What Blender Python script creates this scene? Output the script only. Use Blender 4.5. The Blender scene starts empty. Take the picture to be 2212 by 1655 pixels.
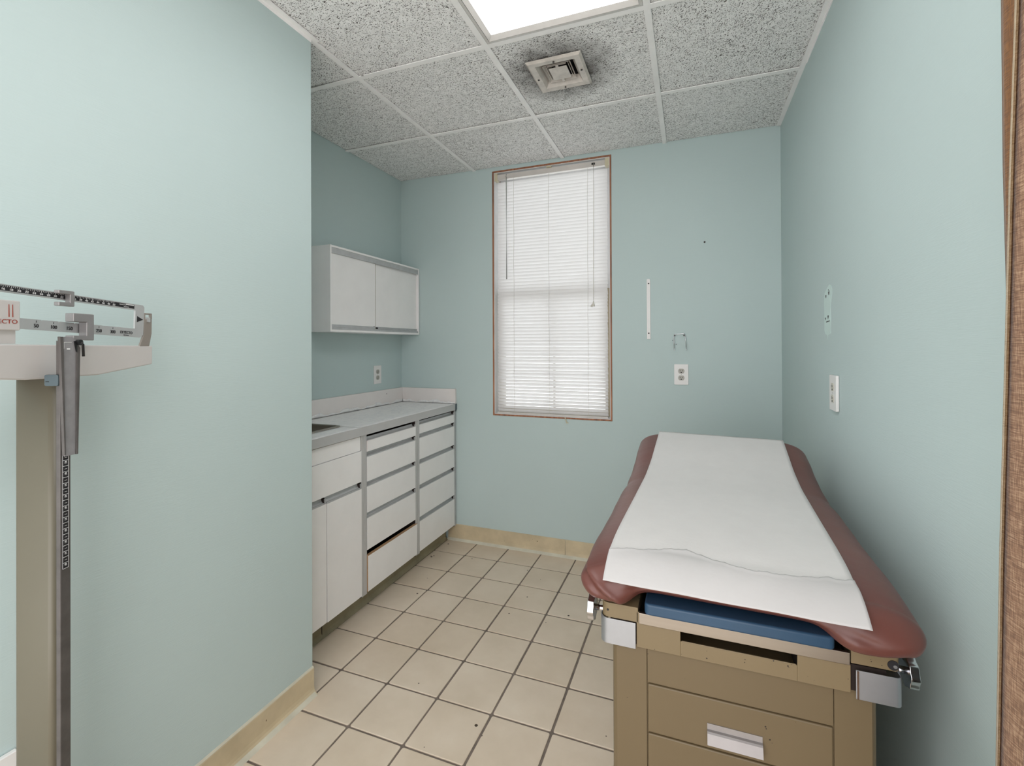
import bpy, bmesh, math, random
from mathutils import Vector, Matrix

random.seed(7)
scene = bpy.context.scene
COL = scene.collection
PI = math.pi

# ------------------------------------------------------------------ camera
IMG_W, IMG_H = 2212.0, 1655.0
F_PX, CX, CY = 1016.82, 1110.27, 742.81
YAW, PITCH, ROLL = 0.359, 0.0035, -0.0041
fw = Vector((-math.sin(YAW) * math.cos(PITCH), math.cos(YAW) * math.cos(PITCH), math.sin(PITCH)))
rt = Vector((math.cos(YAW), math.sin(YAW), 0))
up = rt.cross(fw)
r2 = rt * math.cos(ROLL) + up * math.sin(ROLL)
u2 = -rt * math.sin(ROLL) + up * math.cos(ROLL)
cam_data = bpy.data.cameras.new('camera')
cam = bpy.data.objects.new('camera', cam_data)
COL.objects.link(cam)
m = Matrix((r2, u2, -fw)).transposed().to_4x4()
m.translation = Vector((0.216, -2.8701, 1.3197))
cam.matrix_world = m
cam_data.sensor_fit = 'HORIZONTAL'
cam_data.sensor_width = 36.0
cam_data.lens = 36.0 * F_PX / IMG_W
cam_data.shift_x = (IMG_W / 2 - CX) / IMG_W
cam_data.shift_y = (CY - IMG_H / 2) / IMG_W
cam_data.clip_start = 0.02
scene.camera = cam

# ------------------------------------------------------------------ world, exposure
WORLD_STRENGTH = 2.35
world = bpy.data.worlds.new('world')
scene.world = world
world.use_nodes = True
bg = world.node_tree.nodes['Background']
bg.inputs['Color'].default_value = (1.0, 0.975, 0.975, 1)
bg.inputs['Strength'].default_value = WORLD_STRENGTH
scene.view_settings.view_transform = 'Standard'
scene.view_settings.look = 'None'
scene.view_settings.gamma = 1.0
scene.view_settings.use_curve_mapping = False
scene.view_settings.exposure = 0.37
LENS_STRENGTH = 4.1

# ------------------------------------------------------------------ materials
def srgb(r, g, b):
    def c(v):
        v /= 255.0
        return v / 12.92 if v <= 0.04045 else ((v + 0.055) / 1.055) ** 2.4
    return (c(r), c(g), c(b), 1.0)

class NT:
    """small helper round a node tree"""
    def __init__(self, name):
        self.m = bpy.data.materials.new(name)
        self.m.use_nodes = True
        self.t = self.m.node_tree
        self.b = self.t.nodes['Principled BSDF']
        self.tc = None
    def n(self, kind, **kw):
        nd = self.t.nodes.new(kind)
        for k, v in kw.items():
            if k.startswith('i_'):
                key = k[2:]
                key = int(key) if key.isdigit() else key.replace('_', ' ')
                nd.inputs[key].default_value = v
            else:
                setattr(nd, k, v)
        return nd
    def l(self, a, b):
        self.t.links.new(a, b)
    def coord(self, scale=(1, 1, 1), rot=(0, 0, 0)):
        tc = self.n('ShaderNodeTexCoord')
        mp = self.n('ShaderNodeMapping')
        mp.inputs['Scale'].default_value = scale
        mp.inputs['Rotation'].default_value = rot
        self.l(tc.outputs['Object'], mp.inputs['Vector'])
        return mp.outputs['Vector']
    def noise(self, vec, scale, detail=3, rough=0.5):
        nd = self.n('ShaderNodeTexNoise')
        nd.inputs['Scale'].default_value = scale
        nd.inputs['Detail'].default_value = detail
        nd.inputs['Roughness'].default_value = rough
        self.l(vec, nd.inputs['Vector'])
        return nd.outputs['Fac']
    def ramp(self, fac, stops):
        nd = self.n('ShaderNodeValToRGB')
        e = nd.color_ramp.elements
        e[0].position, e[0].color = stops[0][0], stops[0][1]
        e[1].position, e[1].color = stops[-1][0], stops[-1][1]
        for p, c in stops[1:-1]:
            x = e.new(p); x.color = c
        self.l(fac, nd.inputs['Fac'])
        return nd.outputs['Color']
    def mix(self, fac, a, b):
        nd = self.n('ShaderNodeMix', data_type='RGBA')
        for sock, v in ((nd.inputs[0], fac), (nd.inputs[6], a), (nd.inputs[7], b)):
            if isinstance(v, (tuple, float, int)):
                sock.default_value = v
            else:
                self.l(v, sock)
        return nd.outputs[2]
    def math(self, op, a, b=0.0, clamp=False):
        nd = self.n('ShaderNodeMath', operation=op, use_clamp=clamp)
        for i, v in enumerate((a, b)):
            if isinstance(v, (float, int)):
                nd.inputs[i].default_value = v
            else:
                self.l(v, nd.inputs[i])
        return nd.outputs[0]
    def bump(self, h, strength=0.3, dist=0.002):
        nd = self.n('ShaderNodeBump')
        nd.inputs['Strength'].default_value = strength
        nd.inputs['Distance'].default_value = dist
        self.l(h, nd.inputs['Height'])
        self.l(nd.outputs['Normal'], self.b.inputs['Normal'])

def W(v): return (v, v, v, 1)

def mat(name, color, rough=0.5, metal=0.0, var=0.04, vscale=8.0, spots=None, spot_size=60, spot_thr=0.2,
        bumps=None, coat=0.0, spec=0.5):
    """plain painted / metal / plastic surface with faint procedural variation, optional chips and bump"""
    k = NT(name)
    v = k.coord()
    f = k.noise(v, vscale, 4, 0.6)
    dark = tuple(c * (1 - var * 2) for c in color[:3]) + (1,)
    lite = tuple(min(1, c * (1 + var)) for c in color[:3]) + (1,)
    c = k.ramp(f, [(0.3, dark), (0.7, lite)])
    if spots:
        vo = k.n('ShaderNodeTexVoronoi', feature='F1')
        vo.inputs['Scale'].default_value = spot_size
        k.l(v, vo.inputs['Vector'])
        n2 = k.noise(v, spot_size * 0.37, 2)
        d = k.math('ADD', vo.outputs['Distance'], k.math('MULTIPLY', k.math('SUBTRACT', 0.62, n2), 2.0))
        mask = k.math('LESS_THAN', d, spot_thr)
        c = k.mix(mask, c, spots)
    k.l(c, k.b.inputs['Base Color'])
    k.b.inputs['Roughness'].default_value = rough
    k.b.inputs['Metallic'].default_value = metal
    k.b.inputs['Specular IOR Level'].default_value = spec
    k.b.inputs['Coat Weight'].default_value = coat
    if bumps:
        h = k.noise(k.coord(bumps[0]), bumps[1], 3)
        k.bump(h, bumps[2], bumps[3])
    return k.m

def wall_mat(name, axis):
    # teal vinyl wall covering with a fine horizontal rib
    k = NT(name)
    v = k.coord()
    big = k.noise(v, 1.6, 3)
    sc = (9, 9, 240)
    fine = k.noise(k.coord(sc), 1.0, 4, 0.65)
    c = k.ramp(big, [(0.3, srgb(186, 203, 202)), (0.7, srgb(190, 207, 206))])
    c = k.mix(k.math('MULTIPLY', fine, 0.30), c, srgb(200, 214, 213))
    # pale nicks in the paper
    vo = k.n('ShaderNodeTexVoronoi'); vo.inputs['Scale'].default_value = 7
    k.l(v, vo.inputs['Vector'])
    d = k.math('ADD', vo.outputs['Distance'], k.math('MULTIPLY', k.math('SUBTRACT', 0.7, k.noise(v, 3.3, 1)), 1.2))
    c = k.mix(k.math('LESS_THAN', d, 0.03), c, srgb(205, 214, 208))
    k.l(c, k.b.inputs['Base Color'])
    k.b.inputs['Roughness'].default_value = 0.6
    k.b.inputs['Specular IOR Level'].default_value = 0.3
    fb = k.noise(k.coord((30, 30, 420)), 1.0, 3, 0.6)
    k.bump(fb, 0.22, 0.0015)
    return k.m

def ceiling_mat(name, rot, vent=(-0.305, -0.907)):
    # fissured mineral tile: directional worm holes and pin holes
    k = NT(name)
    tc = k.n('ShaderNodeTexCoord')
    mp0 = k.n('ShaderNodeMapping')
    k.l(tc.outputs['Object'], mp0.inputs['Vector'])
    warp = k.n('ShaderNodeTexNoise'); warp.inputs['Scale'].default_value = 24; warp.inputs['Detail'].default_value = 2
    k.l(mp0.outputs[0], warp.inputs['Vector'])
    mixv = k.n('ShaderNodeVectorMath', operation='SCALE'); mixv.inputs['Scale'].default_value = 0.022
    k.l(warp.outputs['Color'], mixv.inputs[0])
    add = k.n('ShaderNodeVectorMath', operation='ADD')
    k.l(mp0.outputs[0], add.inputs[0]); k.l(mixv.outputs[0], add.inputs[1])
    mp = k.n('ShaderNodeMapping')
    mp.inputs['Rotation'].default_value = (0, 0, rot)
    mp2 = k.n('ShaderNodeMapping'); mp2.inputs['Scale'].default_value = (150, 370, 1)
    k.l(add.outputs[0], mp.inputs['Vector']); k.l(mp.outputs[0], mp2.inputs['Vector'])
    fis = k.n('ShaderNodeTexNoise'); fis.inputs['Scale'].default_value = 1.0; fis.inputs['Detail'].default_value = 1.0
    k.l(mp2.outputs[0], fis.inputs['Vector'])
    dens = k.noise(mp0.outputs[0], 3.0, 2)
    f = k.math('ADD', fis.outputs['Fac'], k.math('MULTIPLY', k.math('SUBTRACT', dens, 0.5), 0.10))
    # soot blown out of the diffuser
    sub = k.n('ShaderNodeVectorMath', operation='DISTANCE')
    sub.inputs[1].default_value = (vent[0], vent[1], 0)
    flat = k.n('ShaderNodeVectorMath', operation='MULTIPLY'); flat.inputs[1].default_value = (1, 1, 0)
    k.l(tc.outputs['Object'], flat.inputs[0]); k.l(flat.outputs[0], sub.inputs[0])
    soot = k.n('ShaderNodeMapRange', clamp=True)
    soot.inputs['From Min'].default_value = 0.12; soot.inputs['From Max'].default_value = 0.27
    soot.inputs['To Min'].default_value = 1.0; soot.inputs['To Max'].default_value = 0.0
    k.l(sub.outputs['Value'], soot.inputs['Value'])
    sootf = k.math('MULTIPLY', soot.outputs[0], k.noise(mp0.outputs[0], 14, 3))
    f = k.math('SUBTRACT', f, k.math('MULTIPLY', sootf, 0.055))
    base = k.ramp(k.noise(mp0.outputs[0], 30, 4), [(0.3, srgb(232, 231, 230)), (0.7, srgb(249, 248, 247))])
    base = k.mix(k.math('MULTIPLY', sootf, 1.7, True), base, srgb(110, 108, 106))
    mask = k.ramp(f, [(0.357, W(1)), (0.387, W(0))])
    c = k.mix(mask, base, srgb(78, 72, 68))
    vo = k.n('ShaderNodeTexVoronoi'); vo.inputs['Scale'].default_value = 150
    k.l(mp0.outputs[0], vo.inputs['Vector'])
    hol = k.ramp(vo.outputs['Distance'], [(0.20, W(1)), (0.30, W(0))])
    gate = k.math('GREATER_THAN', k.noise(mp0.outputs[0], 60, 1), 0.47)
    hm = k.math('MULTIPLY', hol, gate)
    c = k.mix(hm, c, srgb(92, 88, 84))
    k.l(c, k.b.inputs['Base Color'])
    k.b.inputs['Roughness'].default_value = 0.95
    k.b.inputs['Specular IOR Level'].default_value = 0.1
    k.bump(f, 0.5, 0.004)
    return k.m

def tile_mat():
    k = NT('ceramic_floor_tile')
    geo = k.n('ShaderNodeNewGeometry')
    v = k.coord()
    n1 = k.noise(v, 5, 4, 0.6)
    n2 = k.noise(v, 22, 4, 0.6)
    c = k.ramp(n1, [(0.3, srgb(206, 189, 167)), (0.55, srgb(220, 204, 184)), (0.75, srgb(229, 215, 197))])
    c = k.mix(k.math('MULTIPLY', n2, 0.35), c, srgb(208, 191, 168))
    isl = k.ramp(geo.outputs['Random Per Island'], [(0, srgb(212, 195, 171)), (1, srgb(230, 217, 199))])
    c = k.mix(0.35, c, isl)
    vo = k.n('ShaderNodeTexVoronoi'); vo.inputs['Scale'].default_value = 26
    k.l(v, vo.inputs['Vector'])
    d = k.math('ADD', vo.outputs['Distance'], k.math('MULTIPLY', k.math('SUBTRACT', 0.66, k.noise(v, 9.0, 1)), 1.6))
    c = k.mix(k.math('LESS_THAN', d, 0.07), c, srgb(70, 56, 42))
    k.l(c, k.b.inputs['Base Color'])
    r = k.n('ShaderNodeMapRange'); r.inputs['To Min'].default_value = 0.35; r.inputs['To Max'].default_value = 0.6
    k.l(n1, r.inputs['Value']); k.l(r.outputs[0], k.b.inputs['Roughness'])
    k.b.inputs['Specular IOR Level'].default_value = 0.35
    k.bump(n2, 0.15, 0.002)
    return k.m

def marble_mat():
    k = NT('marbled_contact_paper')
    v = k.coord((1, 1, 1))
    w = k.n('ShaderNodeTexNoise'); w.inputs['Scale'].default_value = 6; w.inputs['Detail'].default_value = 5
    w.inputs['Distortion'].default_value = 1.6
    k.l(k.coord((3.5, 1.0, 1)), w.inputs['Vector'])
    c = k.ramp(w.outputs['Fac'], [(0.36, srgb(244, 243, 242)), (0.47, srgb(240, 239, 238)), (0.5, srgb(226, 226, 229)),
                                  (0.53, srgb(240, 239, 238)), (0.8, srgb(246, 246, 246))])
    k.l(c, k.b.inputs['Base Color'])
    k.b.inputs['Roughness'].default_value = 0.4
    k.bump(k.noise(v, 28, 3), 0.25, 0.002)
    return k.m

def wood_mat():
    k = NT('worn_brown_wood')
    f = k.noise(k.coord((40, 40, 3)), 1.2, 4, 0.6)
    c = k.ramp(f, [(0.3, srgb(112, 70, 50)), (0.55, srgb(160, 106, 76)), (0.75, srgb(184, 134, 102))])
    k.l(c, k.b.inputs['Base Color'])
    k.b.inputs['Roughness'].default_value = 0.55
    return k.m

def curtain_mat(name, c1, c2, c3):
    k = NT(name)
    tc = k.n('ShaderNodeTexCoord')
    f = k.noise(k.coord((60, 60, 700)), 1.0, 2)
    g = k.noise(k.coord((900, 900, 60)), 1.0, 2)
    b = k.noise(k.coord((4, 4, 60)), 1.0, 4)
    c = k.ramp(k.math('ADD', k.math('MULTIPLY', f, 0.5), k.math('MULTIPLY', g, 0.5)), [(0.38, c1), (0.5, c2), (0.62, c3)])
    c = k.mix(k.math('MULTIPLY', b, 0.5), c, c2)
    k.l(c, k.b.inputs['Base Color'])
    k.b.inputs['Roughness'].default_value = 0.9
    k.b.inputs['Sheen Weight'].default_value = 0.2
    k.bump(f, 0.5, 0.002)
    return k.m

def translucent_mat(name, color, amt, rough=0.4, bump=None):
    k = NT(name)
    k.b.inputs['Base Color'].default_value = color
    k.b.inputs['Roughness'].default_value = rough
    f = k.noise(k.coord(), 25, 2)
    k.l(k.ramp(f, [(0, tuple(c * 0.96 for c in color[:3]) + (1,)), (1, color)]), k.b.inputs['Base Color'])
    tr = k.n('ShaderNodeBsdfTranslucent'); tr.inputs['Color'].default_value = color
    mx = k.n('ShaderNodeMixShader'); mx.inputs[0].default_value = amt
    out = k.t.nodes['Material Output']
    k.l(k.b.outputs[0], mx.inputs[1]); k.l(tr.outputs[0], mx.inputs[2]); k.l(mx.outputs[0], out.inputs['Surface'])
    if bump:
        k.bump(k.noise(k.coord(), bump[0], 2), bump[1], 0.001)
    return k.m

def lens_mat():
    # backlit prismatic acrylic panel of the lamp
    k = NT('lit_prismatic_lens')
    vo = k.n('ShaderNodeTexVoronoi'); vo.inputs['Scale'].default_value = 95
    k.l(k.coord(), vo.inputs['Vector'])
    wv = k.ramp(vo.outputs['Distance'], [(0.0, W(0.6)), (0.6, W(1.0))])
    tube = k.n('ShaderNodeTexWave', wave_type='BANDS', bands_direction='X', wave_profile='SIN')
    tube.inputs['Scale'].default_value = 1.15; tube.inputs['Phase Offset'].default_value = 1.0
    k.l(k.coord(), tube.inputs['Vector'])
    tf = k.ramp(tube.outputs['Fac'], [(0, W(0.86)), (1, W(1.0))])
    mx = k.n('ShaderNodeMix', data_type='RGBA', blend_type='MULTIPLY'); mx.inputs[0].default_value = 1
    k.l(wv, mx.inputs[6]); k.l(tf, mx.inputs[7])
    mx2 = k.n('ShaderNodeMix', data_type='RGBA', blend_type='MULTIPLY'); mx2.inputs[0].default_value = 1
    k.l(mx.outputs[2], mx2.inputs[6]); mx2.inputs[7].default_value = (1.0, 0.985, 0.995, 1)
    k.b.inputs['Base Color'].default_value = W(0.8)
    k.l(mx2.outputs[2], k.b.inputs['Emission Color'])
    k.b.inputs['Emission Strength'].default_value = LENS_STRENGTH
    k.b.inputs['Roughness'].default_value = 0.3
    return k.m

def glass_mat():
    k = NT('window_glass')
    out = k.t.nodes['Material Output']
    tr = k.n('ShaderNodeBsdfTransparent'); tr.inputs['Color'].default_value = (0.93, 0.96, 0.96, 1)
    gl = k.n('ShaderNodeBsdfGlossy'); gl.inputs['Roughness'].default_value = 0.02
    fr = k.n('ShaderNodeFresnel'); fr.inputs['IOR'].default_value = 1.45
    mx = k.n('ShaderNodeMixShader')
    k.l(fr.outputs[0], mx.inputs[0]); k.l(tr.outputs[0], mx.inputs[1]); k.l(gl.outputs[0], mx.inputs[2])
    k.l(mx.outputs[0], out.inputs['Surface'])
    return k.m

def vinyl_mat():
    k = NT('maroon_vinyl')
    v = k.coord()
    f = k.noise(v, 4, 3)
    c = k.ramp(f, [(0.3, srgb(102, 61, 54)), (0.7, srgb(113, 69, 61))])
    k.l(c, k.b.inputs['Base Color'])
    k.b.inputs['Roughness'].default_value = 0.36
    k.b.inputs['Specular IOR Level'].default_value = 0.5
    k.bump(k.noise(k.coord((1, 1, 1)), 11, 3), 0.18, 0.01)
    return k.m

def brushed(name, color, axis_scale, rough=0.3):
    k = NT(name)
    f = k.noise(k.coord(axis_scale), 1.0, 3)
    c = k.ramp(f, [(0.3, tuple(x * 0.93 for x in color[:3]) + (1,)), (0.7, color)])
    k.l(c, k.b.inputs['Base Color'])
    k.b.inputs['Metallic'].default_value = 1.0
    r = k.n('ShaderNodeMapRange'); r.inputs['To Min'].default_value = rough - 0.08; r.inputs['To Max'].default_value = rough + 0.12
    k.l(f, r.inputs['Value']); k.l(r.outputs[0], k.b.inputs['Roughness'])
    return k.m

M = {}
M['wall'] = wall_mat('teal_wall_vinyl', 0)
M['ceil_a'] = ceiling_mat('fissured_tile', 0.12)
M['ceil_b'] = ceiling_mat('fissured_tile_turned', 1.05)
M['ceil_c'] = ceiling_mat('fissured_tile_skewed', -0.15)
M['grid'] = mat('white_ceiling_grid', srgb(248, 246, 245), 0.5, spots=srgb(150, 145, 140), spot_size=20, spot_thr=0.1)
M['gap'] = mat('dark_gap', srgb(30, 28, 26), 0.9)
M['tile'] = tile_mat()
M['grout'] = mat('grey_grout', srgb(126, 114, 104), 0.9, var=0.15, vscale=25, bumps=((1, 1, 1), 200, 0.4, 0.002))
M['cove'] = mat('beige_vinyl_cove', srgb(206, 190, 158), 0.45, var=0.10, vscale=6, spots=srgb(110, 90, 60), spot_size=60, spot_thr=0.02)
M['caulk'] = mat('pale_caulk', srgb(210, 206, 188), 0.5, var=0.08)
M['laminate'] = mat('white_laminate', srgb(246, 244, 243), 0.35, var=0.015)
M['laminate_side'] = mat('grey_white_laminate', srgb(205, 200, 196), 0.4, var=0.02)
M['alum'] = brushed('satin_aluminium', srgb(186, 190, 194), (6, 6, 260), 0.36)
M['alum_dull'] = mat('dull_aluminium', srgb(190, 191, 192), 0.42, metal=0.3, var=0.05, vscale=20)
M['edge_band'] = mat('grey_metal_edge', srgb(196, 195, 194), 0.45, metal=0.15, var=0.03)
M['marble'] = marble_mat()
M['splash'] = mat('offwhite_laminate', srgb(232, 226, 223), 0.4, var=0.015)
M['steel'] = brushed('stainless_steel', srgb(166, 158, 148), (3, 120, 120), 0.36)
M['kick'] = mat('dirty_olive_kick', srgb(150, 140, 112), 0.45, var=0.12, vscale=9)
M['dark'] = mat('dark_interior', srgb(44, 34, 30), 0.9)
M['particle'] = mat('raw_board_edge', srgb(176, 140, 104), 0.8, var=0.1, vscale=60)
M['wood'] = wood_mat()
M['jamb'] = mat('white_jamb_paint', srgb(226, 226, 226), 0.5)
M['sash'] = mat('white_sash_paint', srgb(228, 228, 228), 0.5)
M['tan_sash'] = mat('tan_screen_frame', srgb(176, 164, 140), 0.5)
M['glass'] = glass_mat()
M['slat'] = translucent_mat('white_vinyl_slat', srgb(240, 239, 239), 0.26)
M['headrail'] = mat('offwhite_headrail', srgb(214, 208, 202), 0.4)
M['ivory'] = mat('ivory_plastic', srgb(214, 206, 178), 0.4)
M['cord'] = mat('white_cord', srgb(220, 216, 206), 0.7)
M['wand'] = mat('clear_grey_wand', srgb(168, 170, 164), 0.25)
M['black'] = mat('black_plastic', srgb(24, 24, 26), 0.4)
M['plate'] = mat('white_plate_plastic', srgb(232, 230, 228), 0.35, var=0.01)
M['recept'] = mat('grey_receptacle', srgb(176, 172, 164), 0.4)
M['recept_w'] = mat('pale_receptacle', srgb(208, 204, 192), 0.4)
M['chrome'] = mat('chrome', srgb(205, 205, 208), 0.12, metal=1.0, var=0.02)
M['chrome_soft'] = mat('worn_chrome', srgb(176, 180, 186), 0.42, metal=0.85, var=0.04, vscale=12, spots=srgb(96, 98, 100), spot_size=70, spot_thr=0.09)
M['enamel'] = mat('beige_enamel', srgb(128, 112, 84), 0.42, var=0.03, vscale=4, spots=srgb(40, 32, 24), spot_size=170, spot_thr=0.10)
M['enamel_plain'] = mat('beige_enamel_drawer', srgb(110, 95, 70), 0.42, var=0.02, vscale=3, spots=srgb(40, 32, 24), spot_size=120, spot_thr=0.01)
M['vinyl'] = vinyl_mat()
M['blue'] = mat('blue_vinyl', srgb(44, 76, 104), 0.4, var=0.06, vscale=6, bumps=((1, 1, 1), 20, 0.15, 0.006))
M['paper'] = mat('white_table_paper', srgb(214, 212, 210), 0.8, var=0.012, vscale=18, bumps=((1, 1, 1), 130, 0.25, 0.001), spec=0.2)
M['paper2'] = mat('white_table_paper_top', srgb(200, 198, 197), 0.8, var=0.012, vscale=12, bumps=((1, 1, 1), 60, 0.25, 0.0015), spec=0.2)
M['sc_cream'] = mat('cream_scale_enamel', srgb(202, 198, 195), 0.4, var=0.015)
M['sc_tan'] = mat('tan_scale_enamel', srgb(108, 103, 88), 0.4, var=0.03, vscale=3, spots=srgb(60, 50, 40), spot_size=30, spot_thr=0.02)
M['sc_loop'] = mat('taupe_loop_enamel', srgb(142, 134, 126), 0.4)
M['sc_steel'] = mat('scale_nickel', srgb(192, 192, 192), 0.35, metal=0.5, var=0.03)
M['sc_poise'] = mat('scale_poise_zinc', srgb(158, 154, 154), 0.38, metal=0.55, var=0.04, vscale=20)
M['sc_dark'] = mat('dark_rod_steel', srgb(92, 88, 86), 0.5, metal=0.1, var=0.12, vscale=30)
M['sc_arm'] = mat('worn_arm_steel', srgb(146, 144, 146), 0.5, metal=0.1, var=0.08, vscale=40, spots=srgb(96, 72, 64), spot_size=90, spot_thr=0.06)
M['sc_clip'] = mat('blue_grey_clip', srgb(78, 92, 98), 0.5)
M['ink'] = mat('black_ink', srgb(28, 26, 30), 0.6)
M['ink_w'] = mat('white_ink', srgb(226, 226, 226), 0.6)
M['ink_r'] = mat('red_ink', srgb(158, 66, 48), 0.6)
M['rubber'] = mat('black_rubber', srgb(30, 30, 30), 0.8)
M['patch'] = mat('unpainted_patch', srgb(206, 226, 222), 0.6, var=0.02)
M['screw'] = mat('dark_screw', srgb(52, 44, 42), 0.5, metal=0.3)
M['vent'] = mat('dusty_white_vent', srgb(206, 198, 190), 0.45, var=0.10, vscale=22, spots=srgb(110, 104, 100), spot_size=16, spot_thr=0.1)
M['vent_dark'] = mat('sooty_duct', srgb(58, 54, 56), 0.7, var=0.2, vscale=20)
M['lamp_frame'] = mat('white_lamp_frame', srgb(214, 210, 206), 0.4)
M['lens'] = lens_mat()
M['curtain'] = curtain_mat('brown_woven_curtain', srgb(104, 74, 56), srgb(150, 114, 88), srgb(196, 164, 134))
M['curtain_b'] = curtain_mat('ochre_curtain_back', srgb(92, 58, 22), srgb(122, 78, 32), srgb(146, 98, 46))
M['hem'] = curtain_mat('pale_curtain_hem', srgb(170, 140, 104), srgb(200, 172, 132), srgb(220, 198, 160))

# ------------------------------------------------------------------ geometry helpers
def B(): return bmesh.new()

def box(bm, x0, x1, y0, y1, z0, z1, mi=0):
    vs = [bm.verts.new(p) for p in ((x0, y0, z0), (x1, y0, z0), (x1, y1, z0), (x0, y1, z0),
                                    (x0, y0, z1), (x1, y0, z1), (x1, y1, z1), (x0, y1, z1))]
    for f in ((0, 3, 2, 1), (4, 5, 6, 7), (0, 1, 5, 4), (1, 2, 6, 5), (2, 3, 7, 6), (3, 0, 4, 7)):
        fa = bm.faces.new([vs[i] for i in f]); fa.material_index = mi
    return vs

def prism(bm, pts, axis, a0, a1, mi=0):
    """pts: 2D outline; extruded along axis ('x': pts=(y,z), 'y': pts=(x,z), 'z': pts=(x,y))"""
    def P(p, a):
        return {'x': (a, p[0], p[1]), 'y': (p[0], a, p[1]), 'z': (p[0], p[1], a)}[axis]
    A = [bm.verts.new(P(p, a0)) for p in pts]
    C = [bm.verts.new(P(p, a1)) for p in pts]
    n = len(pts)
    fs = [bm.faces.new(A[::-1]), bm.faces.new(C)]
    for i in range(n):
        fs.append(bm.faces.new((A[i], A[(i + 1) % n], C[(i + 1) % n], C[i])))
    for f in fs: f.material_index = mi
    return fs

def tube(bm, pts, r, seg=8, caps=True, mi=0):
    pts = [Vector(p) for p in pts]
    rings = []
    for i, p in enumerate(pts):
        d = (pts[min(i + 1, len(pts) - 1)] - pts[max(i - 1, 0)]).normalized()
        a = d.cross(Vector((0, 0, 1)))
        if a.length < 1e-3: a = d.cross(Vector((0, 1, 0)))
        a.normalize(); b = d.cross(a)
        rr = r[i] if isinstance(r, (list, tuple)) else r
        rings.append([bm.verts.new(p + a * math.cos(t) * rr + b * math.sin(t) * rr)
                      for t in (2 * PI * k / seg for k in range(seg))])
    for i in range(len(rings) - 1):
        for k in range(seg):
            f = bm.faces.new((rings[i][k], rings[i][(k + 1) % seg], rings[i + 1][(k + 1) % seg], rings[i + 1][k]))
            f.material_index = mi; f.smooth = True
    if caps:
        bm.faces.new(rings[0][::-1]).material_index = mi
        bm.faces.new(rings[-1]).material_index = mi

def disc_prism(bm, c, axis, r, h, seg=24, mi=0, rfun=None):
    pts = []
    for k in range(seg):
        t = 2 * PI * k / seg
        rr = r if rfun is None else rfun(t)
        pts.append((math.cos(t) * rr, math.sin(t) * rr))
    i = 'xyz'.index(axis)
    o = [c[j] for j in range(3) if j != i]
    prism(bm, [(o[0] + p[0], o[1] + p[1]) for p in pts], axis, c[i], c[i] + h, mi)

def round_rect(x0, x1, y0, y1, r, n=5, corners=(1, 1, 1, 1)):
    """outline, corners order: (x0,y0),(x1,y0),(x1,y1),(x0,y1)"""
    out = []
    for (cx, cy, a0, use, px, py) in ((x0 + r, y0 + r, PI, corners[0], x0, y0), (x1 - r, y0 + r, 1.5 * PI, corners[1], x1, y0),
                                      (x1 - r, y1 - r, 0, corners[2], x1, y1), (x0 + r, y1 - r, 0.5 * PI, corners[3], x0, y1)):
        if use:
            for k in range(n + 1):
                t = a0 + 0.5 * PI * k / n
                out.append((cx + r * math.cos(t), cy + r * math.sin(t)))
        else:
            out.append((px, py))
    return out

def obj(name, bm, mats, parent=None, bevel=0, smooth=False, seg=2, angle=35):
    bmesh.ops.recalc_face_normals(bm, faces=bm.faces)
    me = bpy.data.meshes.new(name)
    bm.to_mesh(me); bm.free()
    if not isinstance(mats, (list, tuple)): mats = [mats]
    for mm in mats: me.materials.append(M[mm] if isinstance(mm, str) else mm)
    o = bpy.data.objects.new(name, me)
    COL.objects.link(o)
    if parent is not None: o.parent = parent
    if bevel:
        md = o.modifiers.new('bevel', 'BEVEL'); md.width = bevel; md.segments = seg
        md.limit_method = 'ANGLE'; md.angle_limit = math.radians(angle)
        for p in me.polygons: p.use_smooth = True
        md.harden_normals = True
    if smooth:
        for p in me.polygons: p.use_smooth = True
    return o

def thing(name, label, cat, loc=(0, 0, 0), rotz=0, group=None):
    o = bpy.data.objects.new(name, None)
    o.empty_display_size = 0.1
    COL.objects.link(o)
    o.location = loc; o.rotation_euler = (0, 0, rotz)
    o['label'] = label; o['category'] = cat
    if group: o['group'] = group
    return o

def tag(o, label, cat, group=None):
    o['label'] = label; o['category'] = cat
    if group: o['group'] = group
    return o

def struct(name, bm, mats, parent=None, **kw):
    o = obj(name, bm, mats, parent, **kw)
    if parent is None: o['kind'] = 'structure'
    return o

def text_obj(name, s, size, mname, parent, loc, rot, depth=0.0003, sx=1.0):
    cu = bpy.data.curves.new('lettering', 'FONT')
    cu.body = s; cu.size = size; cu.extrude = depth; cu.align_x = 'CENTER'; cu.align_y = 'CENTER'
    tmp = bpy.data.objects.new('lettering_tmp', cu)
    COL.objects.link(tmp)
    bpy.context.view_layer.update()
    me = bpy.data.meshes.new_from_object(tmp)
    bpy.data.objects.remove(tmp)
    bpy.data.curves.remove(cu)
    mt = Matrix.Translation(loc) @ rot @ Matrix.Diagonal((sx, 1, 1, 1))
    me.transform(mt)
    return me

def join_meshes(name, mes, mname, parent):
    bm = bmesh.new()
    for me in mes: bm.from_mesh(me)
    for f in bm.faces: f.material_index = 0
    me = bpy.data.meshes.new(name)
    bm.to_mesh(me); bm.free()
    me.materials.append(M[mname])
    o = bpy.data.objects.new(name, me)
    COL.objects.link(o); o.parent = parent
    for x in mes: bpy.data.meshes.remove(x)
    return o

# ------------------------------------------------------------------ dimensions
ZC = 2.4925
XR = 0.674            # right wall
XL = -1.721           # recess (alcove) left wall
XN, YN = -1.137, -1.459   # near left wall and its corner
YB = -3.35             # how far the side walls run past the camera
G = 0.61
XG, YA = -0.530, -0.5706

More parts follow.
